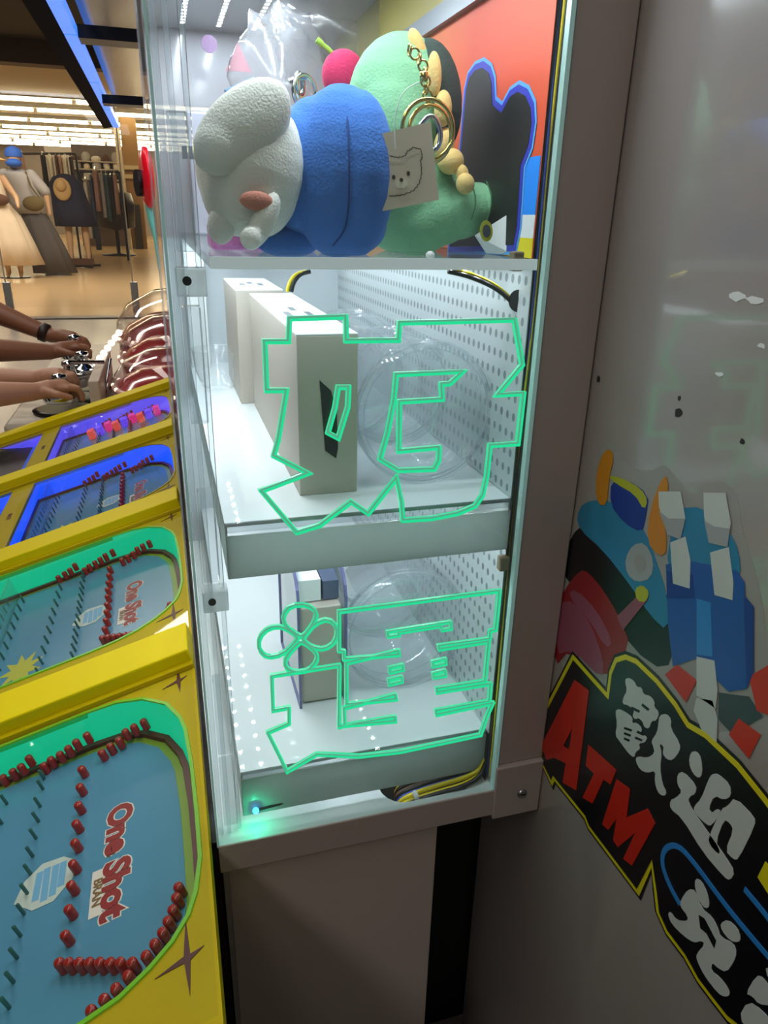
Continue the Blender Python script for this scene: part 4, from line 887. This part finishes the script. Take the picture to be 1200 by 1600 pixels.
# the control counter and medal game: white table, chrome knobs, red domed drums
ct = thing('medal_game', 'white and red round medal game with clear domes beyond the pinball row', 'game machine', (-.05, 2.7, 0))
zt_ = .40
CRM = mat('counter_cream', 'cfc6b8', .35, var=.08, vscale=9)
REDG = mat('red_glossy', 'a00c16', .15, coat=.5)
MB().box((-.46, 2.13, .30), (.30, 3.5, zt_)).build('counter', CRM, ct, bevel=.01)
MB().box((-.36, 2.14, 0), (.20, 3.2, .30)).build('counter_base', mat('base_dark', '1d1a1a', .6), ct)
for (px, py, Y, R, hh) in ((292, 640, 2.38, .21, .09), (300, 600, 2.78, .24, .12), (305, 560, 3.20, .30, .15)):
    c = at(px, py, Y=Y); c.z = zt_
    MB().lathe([(R, 0), (R, hh*.45), (R*.97, hh*.5), (R*.86, hh*.8), (R*.6, hh*1.05), (.001, hh*1.15)], c, Z_, 48).build('red_drum', REDG, ct)
    b = MB(); torus(b, c+Z_*hh*.47, R*1.01, .010, X_, Y_, 48); b.build('drum_rim', mat('rim_pink', 'd8a89c', .3), ct)
    MB().lathe([(R*1.03, hh*.5), (R*1.0, hh*.9), (R*.85, hh*1.35), (R*.5, hh*1.7), (.001, hh*1.8)], c, Z_, 48, caps=False).build('clear_dome', clear('dome_clear', (.95, .94, .94), .05, (.85, .8, .78), .06, 1.5, 1.2), ct)
    for i in range(18):
        a = i/18*2*math.pi; MB().ball(c+Vector((math.cos(a)*R*1.03, math.sin(a)*R*1.03, hh*.53)), .007, None, 8, 6).build('rim_lamp', mat('rim_lamp', 'fff0e0', .3, emit='ffe8d0', estr=1.2), ct)
for px, py, Y in ((110, 588, 2.40), (130, 572, 2.55), (95, 610, 2.26), (118, 545, 2.75)):
    c = at(px, py, Y=Y); kb = MB(); kb.lathe([(.05, -.03), (.055, -.01), (.05, 0), (.02, .006), (.016, .03), (.022, .036), (.020, .046), (.001, .05)], c, Z_, 24); kb.build('chrome_knob', CHROME, ct)
    MB().lathe([(.075, 0), (.085, .008), (.07, .012)], Vector((c.x, c.y, zt_)), Z_, 28).build('knob_tray', BLACK, ct)
for (x0, y0), (x1, y1) in (((160, 640), (172, 560)), ((108, 566), (162, 566)), ((118, 590), (160, 585))):
    MB().tube([at(x0, y0, Y=2.35), at(x1, y1, Y=2.42)], .006, 8).build('chrome_rail', CHROME, ct)
for i in range(7):
    p = at(150+6*i, 568-8*i, Y=2.5+.04*i); MB().ball(p, .011, None, 10, 8).build('bulb', mat('bulb_white', 'ffffff', .2, emit='fff4e4', estr=2.2), ct)
MB().box((-.235, 2.2, zt_), (-.205, 2.75, zt_+.10)).build('divider_panel', mat('divider_white', 'c8b8a8', .4), ct, bevel=.004)

# ================================================================== glass partition and the clothes store
gz = thing('glass_partition', 'frameless glass partition with metal floor clamps before the clothes store', 'partition', (-1.0, 8.0, 0))
for px in (-60, 15, 212):
    b_ = at(px, 482, Z=0.0); b_ = Vector((at(px, 470, Y=8.0).x, 8.0, 0))
    MB().box((b_.x-.035, 7.97, 0), (b_.x+.035, 8.03, .30)).build('floor_clamp', STEEL, gz, bevel=.006)
xs = [at(px, 470, Y=8.0).x for px in (-60, 15, 212)]
PANE = clear('pane_glass', (.97, .98, .98), .012, (.9, .9, .9), .02, 1.4, .6)
for a, b_ in ((xs[0], xs[1]), (xs[1], xs[2]), (xs[2], xs[2]+1.6)):
    pn = MB().box((a+.01, 7.995, .06), (b_-.01, 8.005, 2.6)).build('glass_pane', PANE, gz)
    MB().box((b_-.016, 7.994, .06), (b_-.004, 8.006, 2.6)).build('pane_edge', mat('pane_edge', 'c0b8a8', .3), pn)
# ceiling tubes
TUBE = mat('tube_glow', 'fff4dc', .4, emit='ffeec4', estr=15)
names = ['nearest', 'second', 'third', 'fourth', 'fifth', 'sixth', 'seventh', 'farthest']
for i, py in enumerate((155, 171, 187, 199, 207, 214, 220, 225)):
    p = at(60, py, Z=3.3); t = thing('ceiling_light', '%s row of long fluorescent ceiling lights in the clothes store' % names[i], 'ceiling light', (-1, p.y, 3.3), 'fluorescent rows on the store ceiling')
    MB().box((-6.5, p.y-.09, 3.33), (5, p.y+.09, 3.42)).build('housing', mat('housing_white', 'b8b0a0', .5), t)
    for j in range(7):
        x0 = -6.4+j*1.6+(.5 if i % 2 else 0); MB().tube([(x0, p.y, 3.29), (x0+1.5, p.y, 3.29)], .042, 8).build('tube', TUBE, t)
# mannequins and clothes
MS = {k: mat('cloth_'+k, c, .9, bump=.3, bscale=12, var=.10, vscale=6) for k, c in dict(grey='a8a4a0', charcoal='55504c', cream='e0cdb0', navy='1c1e38', khaki='6a5a30', white='dcd6c8', denim='3a4a6a', rose='b08878', teal='40606a', black='151515', brown='5a3a26', sand='b49a74').items()}
MSK = mat('mannequin_skin', 'c8a078', .5); STRAW = mat('straw', 'c8a468', .8, bump=.5, bscale=40); BLUECAP = mat('cap_blue', '2a62c0', .7)
def fl(px, py): return at(px, py, Z=0)
def cloth(b, o, prof, sq=.62, n=28, waves=0, amp=.0):
    """draped garment: stacked rings (half width, height) flattened front to back, with folds"""
    vs = []; fs = []
    for i, (r, h, *dx) in enumerate(prof):
        for k in range(n):
            a = 2*math.pi*k/n; rr = r*(1+amp*math.cos(a*waves)*(1-i/len(prof)))
            vs.append(Vector((o.x+math.cos(a)*rr+(dx[0] if dx else 0), o.y+math.sin(a)*rr*sq, o.z+h)))
    for i in range(len(prof)-1): fs += [(i*n+k, i*n+(k+1) % n, (i+1)*n+(k+1) % n, (i+1)*n+k) for k in range(n)]
    fs += [tuple(reversed(range(n))), tuple((len(prof)-1)*n+k for k in range(n))]
    return b.add(vs, fs, True)
o = fl(92, 430); s = (at(92, 238, Y=o.y).z)/2.0
def S_(p): return [(r*s, h*s, *[q*s for q in d]) for r, h, *d in p]
mq = thing('mannequin', 'mannequin in grey t-shirt, blue cap and long charcoal skirt', 'mannequin', o)
cloth(MB(), o, S_([(.34, .04, -.05), (.28, .5, -.14), (.23, .9, -.24), (.17, 1.15, -.30)]), waves=7, amp=.14).build('skirt', MS['charcoal'], mq)
cloth(MB(), o, S_([(.25, 1.02, -.32), (.27, 1.2, -.36), (.25, 1.45, -.40), (.27, 1.62, -.42), (.10, 1.72, -.43)]), waves=5, amp=.05).build('t_shirt', MS['grey'], mq)
b = MB()
for sg in (-1, 1): limb(b, [o+Vector((-.42+.25*sg, 0, 1.60))*s, o+Vector((-.38+.36*sg, -.02, 1.35))*s, o+Vector((-.36+.36*sg, -.06, 1.02))*s], [.075*s, .055*s, .04*s])
limb(b, [o+Vector((-.43, 0, 1.70))*s, o+Vector((-.43, 0, 1.80))*s], [.06*s, .06*s]); b.ball(o+Vector((-.44, -.02, 1.88))*s, Vector((.10, .11, .13))*s)
b.build('figure', MSK, mq, remesh=.025, smooth=3)
b = MB()
for sg in (-1, 1): limb(b, [o+Vector((-.42+.20*sg, 0, 1.62))*s, o+Vector((-.39+.36*sg, -.01, 1.38))*s], [.11*s, .10*s])
b.build('sleeves', MS['grey'], mq, remesh=.03, smooth=3)
cp = MB(); cp.lathe([(.135*s, 0), (.14*s, .06*s), (.11*s, .13*s), (.03*s, .165*s)], o+Vector((-.44, 0, 1.90))*s, Z_, 24); cp.build('cap', BLUECAP, mq)
MB().ball(o+Vector((-.44, -.12, 1.80))*s, Vector((.13, .10, .07))*s).build('blue_scarf', BLUECAP, mq)
MB().ball(o+Vector((-.22, -.17, 1.18))*s, Vector((.17, .07, .12))*s).build('shoulder_bag', MS['khaki'], mq)
MB().tube([o+Vector((-.10, -.16, 1.25))*s, o+Vector((-.22, -.18, 1.45))*s, o+Vector((-.28, -.10, 1.68))*s], .015*s, 6).build('bag_strap', MS['khaki'], mq)
MB().lathe([(.22*s, 0), (.22*s, .02*s)], o, Z_, 24).build('stand_plate', STEEL, mq)
o = fl(25, 434); s = at(25, 238, Y=o.y).z/2.0
mq = thing('mannequin', 'mannequin in cream dress with tied waist and wide straw hat', 'mannequin', o)
cloth(MB(), o, S_([(.45, .22, 0), (.40, .6, -.06), (.33, 1.0, -.12), (.20, 1.25, -.16), (.24, 1.5, -.18), (.20, 1.66, -.18), (.07, 1.72, -.18)]), waves=9, amp=.14).build('dress', MS['cream'], mq)
MB().ball(o+Vector((-.08, -.15, 1.26))*s, Vector((.20, .08, .10))*s).build('waist_bow', MS['brown'], mq)
b = MB(); limb(b, [o+Vector((-.18, 0, 1.7))*s, o+Vector((-.18, 0, 1.8))*s], [.06*s, .06*s]); b.ball(o+Vector((-.18, 0, 1.88))*s, Vector((.10, .11, .13))*s)
for sg in (-1, 1): limb(b, [o+Vector((-.18+.22*sg, 0, 1.6))*s, o+Vector((-.12+.34*sg, -.05, 1.3))*s, o+Vector((-.05+.30*sg, -.2, 1.15))*s], [.07*s, .05*s, .035*s])
for sg in (-1, 1): limb(b, [o+Vector((.10*sg, 0, .35))*s, o+Vector((.10*sg, 0, .08))*s, o+Vector((.10*sg, -.12, .03))*s], [.06*s, .045*s, .035*s])
b.build('figure', MSK, mq, remesh=.025, smooth=3)
MB().lathe([(.34*s, -.05*s), (.22*s, 0), (.13*s, .01*s), (.12*s, .10*s), (.06*s, .14*s), (.001, .145*s)], o+Vector((-.18, 0, 1.92))*s, Z_, 28).build('straw_hat', STRAW, mq)
MB().lathe([(.24*s, 0), (.24*s, .02*s)], o, Z_, 24).build('stand_plate', BLACK, mq)
o = fl(128, 418); s = at(128, 268, Y=o.y).z/1.65
mq = thing('dress_form', 'dress form in navy tank dress with straw hat hanging at the neck', 'dress form', o)
cloth(MB(), o, S_([(.34, .72, 0), (.33, .95, -.02), (.29, 1.2, -.06), (.27, 1.45, -.09), (.19, 1.55, -.1), (.07, 1.6, -.1)]), waves=6, amp=.08).build('navy_dress', MS['navy'], mq)
MB().ball(o+Vector((-.14, -.20, 1.34))*s, Vector((.15, .06, .19))*s).build('hat_brim', STRAW, mq)
MB().ball(o+Vector((-.15, -.26, 1.40))*s, Vector((.09, .07, .10))*s).build('hat_crown', STRAW, mq)
b = MB()
for sg in (-1, 1): limb(b, [o+Vector((.14*sg, 0, .75))*s, o+Vector((.15*sg, 0, .40))*s, o+Vector((.15*sg, -.02, .16))*s], [.075*s, .06*s, .05*s])
b.build('legs', MSK, mq, remesh=.03, smooth=3)
for a in range(4): MB().box((-.02*s, 0, .01), (.02*s, .38*s, .05*s), Matrix.Translation(o) @ Matrix.Rotation(a*math.pi/2+.6, 4, 'Z')).build('stand_foot', BLACK, mq)
MB().tube([o+Vector((0, 0, .03)), o+Vector((0, 0, .8))*s], .02*s, 8).build('stand_pole', BLACK, mq)
MB().box(tuple(o+Vector((-.22, -.1, .05))*s), tuple(o+Vector((.22, .16, .16))*s)).build('stand_box', MS['brown'], mq)
# garment rails with single garments
GP = 'garments hanging on the rails behind the mannequins'
def garment(px, y0, y1, D, w, m, label):
    top = at(px, y0, Y=D); h = top.z-at(px, y1, Y=D).z; t = thing('hanging_garment', label, 'garment', (top.x, D, top.z-h), GP)
    cloth(MB(), Vector((top.x, D, top.z-h)), [(w*.12, 0), (w*.115, h*.4), (w*.11, h*.75), (w*.115, h*.90), (w*.05, h*.985)], sq=4.0, waves=5, amp=.12).build('cloth', MS[m], t)
    MB().tube([top+Vector((0, -w*.4, -h*.08)), top+Vector((0, 0, .02)), top+Vector((0, w*.4, -h*.08))], .012, 6).build('hanger', CHROME, t)
D1 = 17.0
for px, y0, y1, w, m, lab in ((133, 278, 372, .42, 'white', 'long white garment hanging right of the navy dress form'), (141, 272, 390, .42, 'denim', 'long denim-blue garment hanging beside the white one'), (148, 262, 330, .50, 'rose', 'dusty rose top on the rail above the denim garment'), (158, 268, 340, .40, 'grey', 'grey top on the rail right of the rose one'), (165, 268, 345, .36, 'teal', 'dark teal top on the rail between grey and black ones'), (172, 272, 350, .36, 'black', 'black top hanging near the rail end'), (178, 268, 335, .34, 'rose', 'short pink top at the right end of the rail')):
    garment(px, y0, y1, D1, w, m, lab)
for px, y0, y1, w, m, lab in ((24, 240, 290, .5, 'black', 'dark top hanging behind the straw-hat mannequin'), (33, 238, 285, .45, 'rose', 'pink top hanging left of the blue cap'), (66, 238, 300, .5, 'black', 'black top hanging right of the blue cap'), (77, 240, 290, .5, 'white', 'pale cream top hanging behind the grey t-shirt shoulder'), (87, 240, 285, .35, 'brown', 'brown top hanging between cream and red ones'), (93, 240, 300, .35, 'rose', 'reddish top hanging above the straw hat'), (101, 240, 290, .4, 'white', 'white top hanging above the navy dress'), (110, 242, 292, .4, 'black', 'black top hanging right above the navy dress')):
    garment(px, y0, y1, 22.0, w, m, lab)
rl = thing('garment_rail', 'dark metal garment rail carrying the tops right of the dress form', 'garment rail', (at(155, 268, Y=D1).x, D1, 0))
a = at(125, 268, Y=D1); b_ = at(186, 268, Y=D1); MB().tube([a, b_], .025, 8).build('rail', BLACK, rl)
for p in (a, b_): MB().tube([p, Vector((p.x, p.y, 0))], .025, 8).build('upright', BLACK, rl)
rl = thing('garment_rail', 'back garment rail carrying the tops behind the mannequins', 'garment rail', (at(70, 240, Y=22).x, 22, 0))
a = at(15, 240, Y=22); b_ = at(118, 240, Y=22); MB().tube([a, b_], .03, 8).build('rail', BLACK, rl)
for p in (a, b_): MB().tube([p, Vector((p.x, p.y, 0))], .03, 8).build('upright', BLACK, rl)
# shelving with goods, wooden column, round stand
D2 = 24.0
sv = thing('shelf_unit', 'tall shelf unit with small goods in front of the wooden column', 'shelving', (at(160, 300, Y=D2).x, D2, 0))
xa_, xb_ = at(118, 300, Y=D2).x, at(193, 300, Y=D2).x
MB().box((xa_, D2+.3, 0), (xb_, D2+.36, 2.7)).build('back_board', mat('shelf_back', '6e625c', .7), sv)
for i, py in enumerate((252, 264, 280, 295, 310, 325, 345)):
    z = at(150, py, Y=D2).z; MB().box((xa_, D2-.1, z-.03), (xb_, D2+.3, z)).build('shelf_board', mat('shelf_board', 'b8aca0', .6), sv)
random.seed(3)
cols = ['white', 'black', 'sand', 'grey', 'brown', 'cream', 'charcoal']
n = 0
for py in (252, 264, 280, 295, 310, 325):
    z = at(150, py, Y=D2).z
    for j in range(5):
        z += .002; x = xa_+.12+(xb_-xa_-.24)*j/4; h = random.uniform(.12, .24); m = random.choice(cols); r = random.uniform(.08, .14)
        it = MB(); it.lathe([(r*.9, 0), (r, h*.3), (r*.95, h*.7), (r*.5, h)], Vector((x, D2+.05, z)), Z_, 14)
        nm = ['leftmost', 'second', 'middle', 'fourth', 'rightmost'][j]; rw = ['top', 'second', 'third', 'fourth', 'fifth', 'lowest'][(252, 264, 280, 295, 310, 325).index(py)]
        tag(it.build('shelf_item', MS[m]), '%s %s item on the %s filled board of the store shelf unit' % (nm, m, rw), 'goods', 'small goods on the store shelf unit'); n += 1
cw = thing('wood_column', 'brown wood-panelled column at the right end of the store', 'column', (at(208, 380, Y=23).x, 23, 0))
xa_, xb_ = at(198, 300, Y=22.6).x, at(222, 300, Y=22.6).x
MB().box((xa_, 22.6, 0), (xb_, 23.2, 3.4)).build('core', mat('wood_brown', '9a7440', .5, var=.15, vscale=6), cw)
MB().box((xa_-.16, 22.5, 0), (xa_-.02, 22.62, 3.4)).build('side_frame', mat('frame_cream', 'cfc0a0', .5), cw)
for py in (262, 276): z = at(208, py, Y=22.55).z; MB().box((xa_, 22.5, z-.05), (xb_, 22.6, z+.05)).build('ledge', mat('ledge_tan', 'c8b288', .5), cw)
MB().box((xa_+.1, 22.4, 0), (xb_-.1, 22.58, at(210, 320, Y=22.5).z)).build('dark_cabinet_door', mat('panel_dark', '2a2622', .6), cw)
o = fl(185, 383); o = Vector((at(185, 385, Y=19).x, 19.0, 0))
st = thing('round_stand', 'black round display stand on a disc foot near the wooden column', 'stand', o)
MB().lathe([(.38, 0), (.38, .03), (.05, .05), (.05, .55), (.42, .62), (.46, 1.1), (.40, 1.35), (.10, 1.4)], o, Z_, 24).build('stand_body', BLACK, st)
hs = thing('store_sign', 'pale grey sign panel over the clothes rails at the back of the store', 'sign', (at(105, 240, Y=26).x, 26, 2.0))
MB().box((at(70, 240, Y=26).x, 26, at(100, 246, Y=26).z), (at(128, 240, Y=26).x, 26.05, at(100, 229, Y=26).z)).build('panel', mat('sign_grey', 'b8b0ac', .6), hs)
MB().box((at(132, 240, Y=26).x, 26, at(100, 246, Y=26).z), (at(172, 240, Y=26).x, 26.05, at(100, 231, Y=26).z)).build('panel', mat('sign_grey2', 'a8a2a6', .6), hs)
for px in (75, 122, 137, 168): q = at(px, 232, Y=26.02); MB().tube([q, Vector((q.x, q.y, 3.43))], .012, 6).build('hanging_rod', STEEL, hs)
